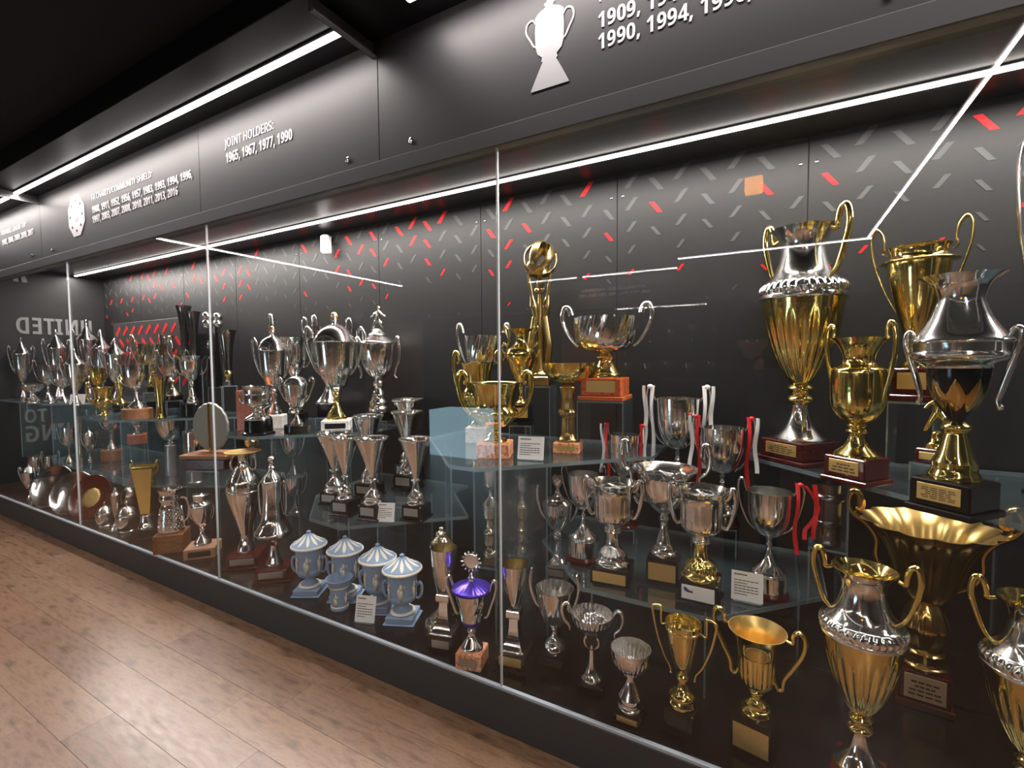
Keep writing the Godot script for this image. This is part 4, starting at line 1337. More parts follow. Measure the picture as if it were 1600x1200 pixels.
	K.scroll_amphora = {"parts": [
		["foot", 0, [[0.46, 0, c], [0.42, 0.03], [0.2, 0.07], [0.12, 0.14], [0.16, 0.2], [0.12, 0.24]]],
		["body", 0, [[0.12, 0.24], [0.48, 0.36], [0.86, 0.54], [1.0, 0.66], [0.9, 0.735, c], [0.6, 0.78], [0.4, 0.82]]],
		["neck", 0, [[0.4, 0.82], [0.34, 0.87], [0.42, 0.94], [0.86, 1.0]], {"open": true}]],
		"handles": [{"m": 0, "r": 0.05, "pts": [[0.94, 0.62], [1.14, 0.68], [1.26, 0.76], [1.1, 0.82], [0.92, 0.77], [0.82, 0.86], [1.0, 0.96], [1.16, 1.0], [1.06, 1.04], [0.86, 1.0]]}]}
	K.pillar_bowl = {"parts": [
		["pillar", 0, [[0.44, 0, c], [0.44, 0.03], [0.36, 0.06], [0.28, 0.12], [0.27, 0.30, c], [0.36, 0.34], [0.38, 0.38], [0.28, 0.42, c], [0.24, 0.55], [0.33, 0.66], [0.33, 0.70], [0.2, 0.735]], {"flutes": 12, "amp": 0.07, "f0": 0.03, "f1": 0.64}],
		["bowl", 1, [[0.2, 0.735], [0.56, 0.77], [0.86, 0.86], [1.0, 1.0]], {"open": true}]]}
	K.ribbon_sphere = {"parts": [["column", 0, [[0.5, 0, c], [0.5, 0.02], [0.3, 0.06], [0.2, 0.2], [0.24, 0.4], [0.14, 0.6], [0.22, 0.7], [0.1, 0.74], [0.005, 0.75]]]]}
	K.tumbler_cup = {"parts": [
		["foot", 0, [[0.86, 0, c], [0.86, 0.04], [0.7, 0.1], [0.4, 0.18], [0.3, 0.26], [0.42, 0.31]]],
		["bowl", 1, [[0.42, 0.31], [0.78, 0.42], [0.86, 0.56], [0.86, 0.74, c], [0.89, 0.76], [0.87, 0.78, c], [0.90, 0.92], [1.0, 1.0]], {"open": true}]],
		"handles": [{"m": 0, "r": 0.05, "pts": [[0.86, 0.46], [1.08, 0.55], [1.12, 0.75], [0.94, 0.86]]}]}
	K.trumpet_vase = {"parts": [["vase", 0, [[0.62, 0, c], [0.6, 0.02], [0.5, 0.12], [0.46, 0.3], [0.56, 0.6], [0.78, 0.88], [1.0, 1.0]], {"open": true}]]}
	K.ball_column = {"parts": [
		["column", 0, [[1.1, 0, c], [1.0, 0.1], [0.75, 0.4], [0.6, 0.78], [0.55, 0.8, c], [0.01, 0.8]]]]}
	K.stack_cup = {"parts": [
		["foot", 0, [[1.0, 0, c], [1.0, 0.04], [0.7, 0.09, c], [0.72, 0.12]]],
		["drum", 0, [[0.72, 0.12, c], [0.94, 0.14], [0.94, 0.26, c], [1.0, 0.28], [0.94, 0.3, c], [0.7, 0.36], [0.74, 0.44], [0.96, 0.46], [0.96, 0.58, c], [1.0, 0.6], [0.6, 0.66]]],
		["cup", 1, [[0.6, 0.66], [0.3, 0.7], [0.3, 0.76], [0.74, 0.84], [0.9, 1.0]], {"open": true}]]}
	K.cyl_bowl = {"parts": [
		["cylinder", 1, [[0.46, 0, c], [0.46, 0.5], [0.46, 0.52], [0.3, 0.53]], {"flutes": 20, "amp": 0.03, "f0": 0.02, "f1": 0.5}],
		["stem", 0, [[0.4, 0.52], [0.46, 0.55], [0.3, 0.58], [0.2, 0.62]]],
		["bowl", 0, [[0.2, 0.62], [0.56, 0.68], [0.86, 0.82], [1.0, 1.0]], {"open": true}]]}
	K.cyl_can = {"parts": [
		["cylinder", 1, [[0.72, 0, c], [0.64, 0.02, c], [0.62, 0.52]], {"flutes": 20, "amp": 0.03, "f0": 0.02, "f1": 0.5}],
		["can", 0, [[0.66, 0.5, c], [0.94, 0.52], [0.98, 0.98], [1.02, 1.0]], {"open": true}]]}

func trophies():
	T("fluted_urn", "gold_urn", "tall fluted gold urn with silver neck and silver trumpet foot on a dark red plinth", "trophy", "", Vector3(0.101, 1.100, -1.009), -42, 0.189, 1.018, ["silver", "gold"], {"pl": ["box", 0.238, 0.108, "redwood", 1], "plaque": "brass_plate", "lines": 4})
	T("vase_cup", "gold_vase", "plain smooth gold vase with tall looped handles on a red-brown plinth, upper right shelf", "trophy", "", Vector3(0.288, 1.100, -0.657), -38, 0.097, 0.479, ["gold", "gold"], {"pl": ["box", 0.159, 0.106, "redwood", 1], "plaque": "brass_plate", "lines": 3})
	T("euro_cup", "gold_cup", "gold cup with big thin loop handles, at the back of the upper right shelf", "trophy", "", Vector3(0.517, 1.418, -0.920), -20, 0.108, 0.515, ["gold", "gold"], {"pl": ["box", 0.134, 0.14, "redwood", 1], "plaque": "brass_plate", "riser": 1})
	T("bowl_urn", "silver_urn", "large silver urn with black petalled bowl and gold foot on a black plinth", "trophy", "", Vector3(0.507, 1.100, -0.326), -40, 0.126, 0.653, ["silver", "gold", "black"], {"pl": ["box", 0.163, 0.109, "black", 1], "plaque": "brass_plate", "lines": 6})
	T("euro_cup", "silver_cup", "tall silver cup with thin loop handle, cut off by the right edge of the photo", "trophy", "", Vector3(0.863, 1.100, -0.675), 10, 0.091, 0.974, ["silver", "silver"], {"pl": ["box", 0.108, 0.091, "black", 1]})
	T("shell_cup", "gold_cup", "huge scalloped gold cup like an open shell with scroll handles, under the upper right shelf", "trophy", "", Vector3(0.542, 0.200, -0.765), -6, 0.221, 0.584, ["brass", "gold", "brushed"], {"pl": ["box", 0.16, 0.149, "redwood", 1], "plaque": "pale_plate", "lines": 4})
	T("fluted_urn", "gold_urn", "gold urn with silver gadrooned shoulder and neck, whole at the bottom right of the photo", "trophy", "", Vector3(0.250, 0.200, -0.117), -14, 0.116, 0.642, ["silver", "gold"], {"pl": ["box", 0.138, 0.099, "redwood", 1]})
	T("fluted_urn", "gold_urn", "gold urn with silver gadrooned shoulder cut off by the bottom right corner of the photo", "trophy", "", Vector3(0.645, 0.200, -0.129), -14, 0.116, 0.611, ["silver", "gold"], {"pl": ["box", 0.107, 0.114, "redwood", 1]})
	T("golden_figure", "gold_figurine", "small gold figurine on a dark plinth, half hidden behind the large silver urn's foot", "trophy", "", Vector3(0.568, 1.179, -0.800), -30, 0.042, 0.229, ["gold", "gold"], {"pl": ["box", 0.104, 0.058, "redwood", 0], "plaque": "brass_plate", "riser": 1})
	T("dark_tankard", "dark_tankard", "dark ringed metal tankard in the shadow under the upper right shelf", "trophy", "", Vector3(0.191, 0.841, -0.600), -3, 0.054, 0.253, ["pewter", "pewter"], {"riser": 1})
	T("flared_cup", "gold_cup", "wide-rimmed gold cup with fluted body, scroll handles and large brass plate, front row", "trophy", "", Vector3(-0.046, 0.200, -0.163), -12, 0.095, 0.305, ["gold", "gold", "brushed"], {"pl": ["box", 0.134, 0.134, "black", 0], "plaque": "brass_big"})
	T("angular_cup", "gold_cup", "slim gold cup with thin angular handles rising above its rim, on a stepped black plinth", "trophy", "", Vector3(-0.291, 0.200, -0.123), -8, 0.062, 0.313, ["gold", "gold"], {"pl": ["box", 0.109, 0.105, "black", 1], "plaque": "dark_plate"})
	T("low_bowl", "silver_bowl", "small silver footed bowl without handles on a low black plinth, right of the medallion bowl", "trophy", "", Vector3(-0.480, 0.200, -0.094), 0, 0.075, 0.238, ["silver", "silver"], {"pl": ["box", 0.11, 0.042, "black", 0], "plaque": "brass_plate"})
	T("medal_bowl", "silver_bowl", "silver ribbed bowl with two handles above a round dark medallion stem, front row", "trophy", "", Vector3(-0.665, 0.200, -0.167), 10, 0.088, 0.290, ["silver", "silver"], {"pl": ["box", 0.105, 0.045, "black", 1]})
	T("wing_cup", "silver_cup", "grey silver cup with leaf handles on a black plinth, left of the medallion bowl", "trophy", "", Vector3(-0.877, 0.200, -0.256), 8, 0.088, 0.291, ["silver", "silver"], {"pl": ["box", 0.131, 0.067, "black", 1], "plaque": "dark_plate"})
	T("flute_goblet", "silver_goblet", "tall champagne-flute goblet with square knop on a dark marble base beside the glass joint", "trophy", "", Vector3(-1.039, 0.200, -0.168), 10, 0.062, 0.390, ["silver", "goldpale"], {"pl": ["box", 0.146, 0.08, "darkmarble", 1], "plaque": "brass_plate"})
	T("crest_cup", "silver_cup", "silver cup with violet disc lid and upright wreath medal, on a pink marble block", "trophy", "", Vector3(-1.214, 0.200, -0.073), 14, 0.085, 0.286, ["silver", "violet"], {"pl": ["box", 0.121, 0.073, "marble", 0], "plaque": "grey_plate"})
	T("flute_goblet", "silver_goblet", "tall champagne-flute goblet with square knop on a black block, left of the violet-lidded cup", "trophy", "", Vector3(-1.409, 0.200, -0.125), 14, 0.065, 0.415, ["silver", "goldpale"], {"pl": ["box", 0.123, 0.078, "black", 0], "plaque": "grey_plate"})
	T("lidded_jar", "silver_trophy", "pale gold lidded trophy with a broad embossed domed foot, standing behind the flute goblet", "trophy", "", Vector3(-1.525, 0.200, -0.256), 10, 0.097, 0.538, ["goldpale", "goldpale"], {})
	T("jasper_urn", "lidded_urn", "pale blue lidded jasper urn, leftmost of the four, its lid overlapping nothing on its left", "urn", "", Vector3(-2.475, 0.200, -0.172), 29, 0.103, 0.343, ["blue", "ivory"], {"pl": ["box", 0.151, 0.04, "blue", 1]})
	T("jasper_urn", "lidded_urn", "pale blue lidded jasper urn half hidden behind the small blue beaker", "urn", "", Vector3(-2.230, 0.200, -0.233), 27, 0.104, 0.335, ["blue", "ivory"], {"pl": ["box", 0.152, 0.039, "blue", 1]})
	T("jasper_urn", "lidded_urn", "pale blue lidded jasper urn standing behind the white label card, third from the left", "urn", "", Vector3(-1.960, 0.200, -0.228), 25, 0.104, 0.338, ["blue", "ivory"], {"pl": ["box", 0.148, 0.041, "blue", 1]})
	T("jasper_urn", "lidded_urn", "pale blue lidded jasper urn, rightmost and nearest of the four", "urn", "", Vector3(-1.763, 0.200, -0.212), 23, 0.106, 0.324, ["blue", "ivory"], {"pl": ["box", 0.15, 0.039, "blue", 1]})
	T("beaker", "blue_beaker", "small pale blue jasper beaker without lid in front of the blue urns", "beaker", "", Vector3(-2.156, 0.200, -0.122), 27, 0.076, 0.179, ["blue", "ivory"], {})
	T("bell_cup", "silver_trophy", "polished silver bell-shaped trophy with finial on a dark red plinth beside the blue urns", "trophy", "", Vector3(-2.860, 0.200, -0.201), 42, 0.115, 0.721, ["silver", "silver"], {"pl": ["box", 0.2, 0.077, "redwood", 1], "plaque": "grey_plate"})
	T("amphora", "silver_amphora", "silver amphora with wide gold saucer mouth on a dark red plinth, front row", "trophy", "", Vector3(-3.220, 0.200, -0.232), 42, 0.112, 0.709, ["silver", "brushed"], {"pl": ["box", 0.208, 0.082, "redwood", 1], "plaque": "grey_plate"})
	T("small_cup", "silver_cup", "small silver cup with narrow lid on a pale wood block, left of the gold-mouthed amphora", "trophy", "", Vector3(-3.657, 0.200, -0.173), 48, 0.072, 0.371, ["silver", "silver"], {"pl": ["box", 0.197, 0.077, "lightwood", 0], "plaque": "dark_plate"})
	T("owl_jug", "silver_jug", "silver jug with scaly body and loop handle on a brown wooden block", "jug", "", Vector3(-3.966, 0.200, -0.115), 48, 0.089, 0.323, ["silver", "silver"], {"pl": ["box", 0.19, 0.138, "wood", 0], "hand": 1})
	T("square_vase", "gold_vase", "square tapering gold vase with split mouth on a stepped black plinth, beside the jug", "trophy", "", Vector3(-4.379, 0.200, -0.130), 48, 0.092, 0.486, ["gold", "silver"], {"pl": ["box", 0.164, 0.094, "black", 1]})
	T("pot", "pewter_pot", "squat pewter pot with domed lid, right of its two neighbours by the square gold vase", "trophy", "", Vector3(-4.730, 0.200, -0.137), 20, 0.082, 0.256, ["pewterlight"], {})
	T("pot", "pewter_pot", "squat pewter pot with domed lid, front left beside the brown wooden plate", "trophy", "", Vector3(-5.055, 0.200, -0.104), 20, 0.066, 0.214, ["pewterlight"], {})
	T("lidded_jar", "pewter_jar", "slender pewter jar between the two squat front pots", "trophy", "", Vector3(-4.850, 0.200, -0.107), 20, 0.053, 0.362, ["pewterlight", "pewterlight"], {})
	T("pot", "pewter_pot", "tall pewter canister behind the front pots", "trophy", "", Vector3(-5.331, 0.200, -0.392), 20, 0.070, 0.294, ["pewterlight"], {"tall": 1})
	T("pot", "pewter_pot", "pewter canister with knob lid behind the squat left pot", "trophy", "", Vector3(-5.733, 0.200, -0.358), 20, 0.066, 0.255, ["pewterlight"], {"tall": 1})
	T("lidded_cup", "silver_cup", "small lidded silver cup in the lowest far left corner of the case", "trophy", "", Vector3(-6.774, 0.200, -0.103), 41, 0.065, 0.391, ["silver", "silver"], {})
	T("goblet", "silver_goblet", "silver beaker goblet behind the leaning silver plates at far left", "trophy", "", Vector3(-6.829, 0.200, -0.290), 41, 0.059, 0.420, ["silver", "silver"], {})
	T("low_bowl", "silver_bowl", "crumpled-looking silver bowl between the far left corner cup and the leaning plates", "trophy", "", Vector3(-7.096, 0.200, -0.264), 41, 0.084, 0.400, ["silver", "silver"], {})
	T("lid_crest_cup", "silver_cup", "silver cup with dark shield crest finial on a grey plinth, left of the lower shelf", "trophy", "", Vector3(-1.063, 0.390, -0.720), 10, 0.086, 0.403, ["silver", "darksilver"], {"pl": ["box", 0.118, 0.067, "greyblock", 0], "plaque": "grey_plate", "riser": 1})
	T("goblet", "silver_goblet", "silver goblet with dark handles on a silver drum, left end of the lower glass shelf", "trophy", "", Vector3(-0.835, 0.600, -0.520), 10, 0.076, 0.325, ["silver", "silver"], {"pl": ["drum", 0.153, 0.112, "silver", 2], "hm": "darksilver"})
	T("fruit_cup", "silver_cup", "silver cup with embossed rim, leaf handles and large brass plate, on the lower glass shelf", "trophy", "", Vector3(-0.645, 0.600, -0.389), 6, 0.113, 0.378, ["silver", "silver"], {"pl": ["box", 0.17, 0.069, "black", 0], "plaque": "brass_big"})
	T("wide_cup", "silver_cup", "wide-mouthed silver cup with shell scroll handles on a tall black plinth", "trophy", "", Vector3(-0.436, 0.600, -0.487), 4, 0.146, 0.398, ["silver", "silver"], {"pl": ["box", 0.136, 0.116, "black", 0], "plaque": "brass_big"})
	T("fruit_cup", "silver_cup", "fluted silver cup with openwork handles on a black plinth bearing a blue and white plate", "trophy", "", Vector3(-0.263, 0.600, -0.363), 0, 0.110, 0.366, ["silver", "silver"], {"pl": ["box", 0.148, 0.103, "black", 1], "plaque": "white_plate", "foot": "gold"})
	T("goblet", "silver_goblet", "silver goblet with a red ribbon on its right handle, behind the big label card", "trophy", "", Vector3(-0.017, 0.600, -0.558), -4, 0.084, 0.353, ["silver", "silver"], {"pl": ["drum", 0.137, 0.092, "silver", 2], "ribbon": ["red", 1]})
	T("goblet", "silver_goblet", "silver goblet with long red and white ribbons on both handles, largest red-ribboned cup", "trophy", "", Vector3(-0.237, 0.749, -0.950), 2, 0.100, 0.442, ["silver", "silver"], {"pl": ["drum", 0.151, 0.061, "redwood", 1], "ribbon": ["red", 3], "riser": 1})
	T("goblet", "silver_goblet", "small silver goblet with red ribbons on both handles, left of the white-ribboned cup", "trophy", "", Vector3(-0.738, 0.675, -0.900), 8, 0.077, 0.442, ["silver", "silver"], {"pl": ["drum", 0.14, 0.073, "redwood", 1], "ribbon": ["red", 3], "riser": 1})
	T("goblet", "silver_goblet", "silver goblet with white ribbons on both handles, highest of the ribboned cups", "trophy", "", Vector3(-0.475, 0.806, -1.030), 6, 0.114, 0.530, ["silver", "silver"], {"pl": ["drum", 0.168, 0.054, "redwood", 1], "ribbon": ["white", 3], "riser": 1})
	T("scroll_pot", "gold_cup", "gold two-handled cup with lobed belly on a marble block, crossed by the glass joint", "trophy", "", Vector3(-1.299, 1.100, -0.435), 22, 0.145, 0.316, ["gold", "gold"], {"pl": ["box", 0.173, 0.075, "marble", 0]})
	T("scroll_pot", "gold_cup", "squat gold pot with big scroll handles on a white block, behind the lobed cup", "trophy", "", Vector3(-1.625, 1.100, -0.765), 22, 0.111, 0.399, ["gold", "gold"], {"pl": ["box", 0.131, 0.097, "whitemarble", 0]})
	T("punch_bowl", "silver_bowl", "ribbed silver bowl with scroll handle rising behind the gold pots", "trophy", "", Vector3(-1.726, 1.275, -1.000), 22, 0.125, 0.410, ["silver", "gold"], {"pl": ["box", 0.142, 0.087, "black", 0], "riser": 1})
	T("scroll_amphora", "gold_amphora", "slender gold amphora with scrolled handles on a black plinth raised on glass", "trophy", "", Vector3(-1.324, 1.228, -0.780), 20, 0.089, 0.447, ["gold", "gold"], {"pl": ["box", 0.125, 0.115, "black", 1], "plaque": "brass_plate", "riser": 1})
	T("ribbon_sphere", "gold_sculpture", "tall dull gold sculpture of reaching figures holding a globe of curved bands", "sculpture", "", Vector3(-1.311, 1.446, -1.020), 10, 0.113, 0.844, ["bronze", "bronze"], {"pl": ["box", 0.133, 0.057, "bronze", 0], "riser": 1})
	T("pillar_bowl", "gold_bowl", "gold bowl on a ribbed bronze pillar over a marble block, upper middle shelf", "trophy", "", Vector3(-1.003, 1.100, -0.727), 12, 0.144, 0.432, ["bronze", "gold"], {"pl": ["box", 0.144, 0.057, "marble", 0], "plaque": "brass_plate"})
	T("punch_bowl", "silver_bowl", "large lobed silver bowl with tall curled handles and gold foot on an orange wood plinth", "trophy", "", Vector3(-0.831, 1.385, -0.850), 4, 0.174, 0.332, ["silver", "gold"], {"pl": ["box", 0.218, 0.121, "orangewood", 1], "plaque": "brass_plate", "riser": 1})
	T("cone_cup", "conical_cup", "conical silver cup on a black plinth, leftmost of the front row of cones", "trophy", "", Vector3(-2.475, 0.690, -0.376), 10, 0.111, 0.382, ["silver", "silver"], {"pl": ["box", 0.133, 0.084, "black", 1], "plaque": "grey_plate"})
	T("cone_cup", "conical_cup", "conical silver cup on a black plinth, overlapping its leftmost neighbour", "trophy", "", Vector3(-2.248, 0.690, -0.264), 10, 0.085, 0.376, ["silver", "silver"], {"pl": ["box", 0.124, 0.094, "black", 1], "plaque": "grey_plate"})
	T("cone_cup", "conical_cup", "conical silver cup on a black plinth, third from the left in the front row", "trophy", "", Vector3(-2.040, 0.690, -0.282), 10, 0.096, 0.387, ["silver", "silver"], {"pl": ["box", 0.123, 0.091, "black", 1], "plaque": "grey_plate"})
	T("cone_cup", "conical_cup", "conical silver cup on a black plinth right of the small white card on the shelf", "trophy", "", Vector3(-1.818, 0.690, -0.400), 10, 0.094, 0.386, ["silver", "silver"], {"pl": ["box", 0.126, 0.087, "black", 1], "plaque": "grey_plate"})
	T("cone_cup", "conical_cup", "conical silver cup half hidden behind the front row, under the footballer-topped trophy", "trophy", "", Vector3(-2.420, 0.690, -0.620), 10, 0.100, 0.466, ["silver", "silver"], {"pl": ["box", 0.144, 0.089, "black", 1], "plaque": "grey_plate"})
	T("cone_cup", "conical_cup", "conical silver cup on a black plinth with a square plate, second row right", "trophy", "", Vector3(-2.308, 0.690, -0.882), 10, 0.112, 0.454, ["silver", "silver"], {"pl": ["box", 0.155, 0.107, "black", 1], "plaque": "grey_plate"})
	T("cone_cup", "conical_cup", "conical silver cup at the very back, only its rim showing above the others", "trophy", "", Vector3(-2.437, 0.690, -1.042), 10, 0.119, 0.485, ["silver", "silver"], {"pl": ["box", 0.164, 0.148, "black", 1], "plaque": "grey_plate"})
	T("tumbler_cup", "silver_cup", "silver tumbler-shaped cup on a black drum, on the shelf above the gold-mouthed amphora", "trophy", "", Vector3(-3.192, 1.100, -0.334), 42, 0.101, 0.236, ["silver", "silver"], {"pl": ["drum", 0.183, 0.105, "black", 1]})
	T("lidded_cup", "silver_cup", "silver gothic-looking covered cup on a low dark plinth, right of the black-drum cup", "trophy", "", Vector3(-2.997, 1.100, -0.498), 42, 0.083, 0.390, ["silver", "silver"], {"pl": ["drum", 0.176, 0.06, "darkmarble", 0]})
	T("lidded_cup", "silver_cup", "tall covered silver cup with oval badge finial, behind the black-drum cup", "trophy", "", Vector3(-3.395, 1.100, -0.596), 42, 0.102, 0.682, ["silver", "gold"], {"pl": ["box", 0.146, 0.1, "whitemarble", 0], "badge": 1})
	T("wide_cup", "silver_cup", "large open silver cup with engraved upper band, behind the two covered cups", "trophy", "", Vector3(-3.487, 1.100, -0.848), 42, 0.140, 0.621, ["silver", "silver"], {"pl": ["box", 0.159, 0.086, "black", 0]})
	T("lidded_cup", "silver_cup", "covered silver cup with gold foot and oval badge finial on a white marble block", "trophy", "", Vector3(-2.868, 1.100, -0.740), 42, 0.147, 0.791, ["silver", "gold"], {"pl": ["box", 0.199, 0.077, "whitemarble", 0], "plaque": "dark_plate", "foot": "gold", "badge": 1})
	T("goblet", "silver_goblet", "open silver cup with very tall thin loop handles, behind the gold-footed covered cup", "trophy", "", Vector3(-3.335, 1.144, -1.060), 42, 0.137, 0.643, ["silver", "silver"], {"pl": ["box", 0.167, 0.11, "black", 0], "riser": 1})
	T("figure_cup", "silver_cup", "covered silver cup topped by a running footballer figure, with S-shaped side handles", "trophy", "", Vector3(-2.695, 1.158, -1.000), 22, 0.138, 0.792, ["silver", "silver"], {"pl": ["drum", 0.221, 0.065, "black", 0], "riser": 1})
	T("goblet", "silver_goblet", "silver goblet on a round wooden base at the front of the far left upper shelf", "trophy", "", Vector3(-5.245, 1.100, -0.453), 66, 0.108, 0.409, ["silver", "silver"], {"pl": ["drum", 0.236, 0.085, "wood", 0]})
	T("wide_cup", "silver_cup", "big open silver cup with hammered dots, right end of the far left upper shelf", "trophy", "", Vector3(-4.868, 1.100, -0.749), 66, 0.131, 0.452, ["silver", "silver"], {"pl": ["drum", 0.203, 0.123, "black", 0]})
	T("trumpet_vase", "gold_vase", "tall slim gold trumpet vase beside the wooden-based goblet", "trophy", "", Vector3(-5.034, 1.100, -0.554), 66, 0.072, 0.378, ["gold"], {})
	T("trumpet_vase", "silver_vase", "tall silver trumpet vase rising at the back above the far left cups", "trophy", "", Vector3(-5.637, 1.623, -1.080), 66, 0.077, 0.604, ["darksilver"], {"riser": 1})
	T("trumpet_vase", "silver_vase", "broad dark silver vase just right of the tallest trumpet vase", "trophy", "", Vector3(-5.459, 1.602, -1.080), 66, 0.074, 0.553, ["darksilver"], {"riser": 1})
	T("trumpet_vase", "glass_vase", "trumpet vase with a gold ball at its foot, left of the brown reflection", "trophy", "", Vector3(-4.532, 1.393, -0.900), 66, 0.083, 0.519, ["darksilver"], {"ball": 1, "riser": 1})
	T("ball_column", "black_column_trophy", "black tapering column trophy topped by four silver balls", "trophy", "", Vector3(-4.849, 1.372, -0.950), 66, 0.069, 0.717, ["black", "silver"], {"riser": 1})
	T("spire_cup", "silver_cup", "leftmost covered silver cup with pointed lid, next to the mirrored lettering", "trophy", "", Vector3(-7.690, 1.205, -0.336), 70, 0.078, 0.717, ["silver", "silver"], {})
	T("spire_cup", "silver_cup", "covered silver cup second from the left at the back of the far left shelf", "trophy", "", Vector3(-7.415, 1.205, -0.563), 70, 0.087, 0.807, ["silver", "silver"], {})
	T("spire_cup", "silver_cup", "covered silver cup standing highest of the far left group", "trophy", "", Vector3(-7.631, 1.205, -0.925), 70, 0.103, 0.964, ["silver", "silver"], {})
	T("spire_cup", "silver_cup", "covered silver cup right of the highest one, before the red-dashed board", "trophy", "", Vector3(-6.884, 1.205, -0.797), 70, 0.085, 0.792, ["silver", "silver"], {})
	T("spire_cup", "silver_cup", "covered silver cup with broad flat lid, rightmost of the covered far left cups", "trophy", "", Vector3(-6.481, 1.205, -0.772), 70, 0.099, 0.690, ["silver", "silver"], {})
	T("spire_cup", "silver_cup", "covered silver cup standing in front of the far left group above the white card", "trophy", "", Vector3(-5.858, 1.205, -0.215), 70, 0.077, 0.545, ["silver", "silver"], {})
	T("low_bowl", "silver_bowl", "low silver dish with one raised handle at the front of the far left shelf", "trophy", "", Vector3(-6.697, 1.205, -0.137), 70, 0.093, 0.198, ["silver", "silver"], {"hand": -1})
	T("goblet", "silver_goblet", "silver goblet between the low dish and its right neighbour on the far left shelf", "trophy", "", Vector3(-6.999, 1.205, -0.350), 70, 0.075, 0.395, ["silver", "silver"], {})
	T("goblet", "silver_goblet", "silver goblet left of the small white card on the far left shelf", "trophy", "", Vector3(-6.602, 1.205, -0.349), 70, 0.074, 0.339, ["silver", "silver"], {})
	T("goblet", "gold_goblet", "gold goblet directly right of the far left white card", "trophy", "", Vector3(-5.835, 1.205, -0.374), 70, 0.062, 0.309, ["gold", "gold"], {"pl": ["drum", 0.114, 0.051, "wood", 0]})
	T("scroll_pot", "gold_cup", "gold double-bellied cup low beside the wooden-based goblet", "trophy", "", Vector3(-5.682, 1.100, -0.359), 70, 0.089, 0.280, ["gold", "gold"], {})
	T("lidded_jar", "gold_jar", "small deep gold jar behind the wooden-based goblet", "trophy", "", Vector3(-5.613, 1.205, -0.475), 70, 0.048, 0.296, ["gold", "gold"], {})
	T("punch_bowl", "silver_bowl", "fluted silver bowl behind the slim gold trumpet vase", "trophy", "", Vector3(-5.834, 1.303, -0.850), 70, 0.126, 0.452, ["goldpale", "gold"], {"pl": ["box", 0.117, 0.055, "black", 0], "riser": 1})
	T("goblet", "silver_goblet", "silver goblet with wide bowl in the gap behind the slim gold vase", "trophy", "", Vector3(-5.315, 1.235, -0.800), 70, 0.095, 0.407, ["goldpale", "silver"], {"pl": ["drum", 0.158, 0.045, "black", 0], "riser": 1})
	T("tumbler_cup", "silver_cup", "small silver beaker cup at the back between the vases and the red-dashed board", "trophy", "", Vector3(-6.020, 1.400, -1.100), 70, 0.094, 0.529, ["silver", "silver"], {"riser": 1})
	T("cyl_bowl", "silver_bowl", "silver bowl standing on a tall clear cylinder", "trophy", "", Vector3(-4.976, 0.550, -0.603), 30, 0.120, 0.524, ["silver", "brushedsilver"], {})
	T("cyl_can", "silver_can", "straight silver can standing on a ribbed grey cylinder", "trophy", "", Vector3(-4.512, 0.550, -0.575), 30, 0.090, 0.449, ["silver", "brushedsilver"], {})
	T("goblet", "silver_goblet", "silver goblet with tall bell foot on a round wooden base, below the wooden-based goblet's shelf", "trophy", "", Vector3(-6.384, 0.550, -0.669), 66, 0.080, 0.439, ["silver", "silver"], {"pl": ["drum", 0.204, 0.114, "wood", 0]})
	T("small_cup", "silver_cup", "small silver cup on a pink wooden block under the far left shelf", "trophy", "", Vector3(-6.241, 0.718, -0.850), 66, 0.062, 0.202, ["silver", "silver"], {"pl": ["box", 0.175, 0.101, "orangewood", 0], "riser": 1})
	T("lidded_cup", "silver_cup", "slim covered silver goblet at mid height, left of the round wooden base", "trophy", "", Vector3(-6.437, 0.550, -0.492), 70, 0.049, 0.381, ["silver", "silver"], {})
	T("goblet", "silver_goblet", "silver goblet at mid height between the tall canister and the mirrored lettering", "trophy", "", Vector3(-6.640, 0.550, -0.387), 70, 0.060, 0.375, ["goldpale", "silver"], {})
	T("trumpet_vase", "silver_canister", "tall straight silver canister at mid height under the far left card", "trophy", "", Vector3(-6.840, 0.550, -0.551), 70, 0.056, 0.457, ["goldpale"], {})
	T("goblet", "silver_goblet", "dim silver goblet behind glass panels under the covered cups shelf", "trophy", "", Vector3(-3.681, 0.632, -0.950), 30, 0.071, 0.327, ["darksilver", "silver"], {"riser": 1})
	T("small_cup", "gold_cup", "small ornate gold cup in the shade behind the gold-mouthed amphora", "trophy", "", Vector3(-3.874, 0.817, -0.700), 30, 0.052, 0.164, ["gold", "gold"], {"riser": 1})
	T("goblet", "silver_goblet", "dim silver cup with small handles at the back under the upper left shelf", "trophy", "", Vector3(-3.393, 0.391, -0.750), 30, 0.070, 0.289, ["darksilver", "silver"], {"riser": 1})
	T("stack_cup", "silver_pillar_cup", "ornate pillar-shaped silver cup inside the glass column left of the joint", "trophy", "", Vector3(-1.444, 0.417, -0.620), 10, 0.049, 0.505, ["goldpale", "silver"], {"pl": ["box", 0.068, 0.046, "wood", 0], "riser": 1})
	T("stack_cup", "silver_pillar_cup", "narrow ornate pillar cup inside the glass column right of the joint", "trophy", "", Vector3(-1.331, 0.443, -0.800), 10, 0.035, 0.461, ["goldpale", "silver"], {"riser": 1})

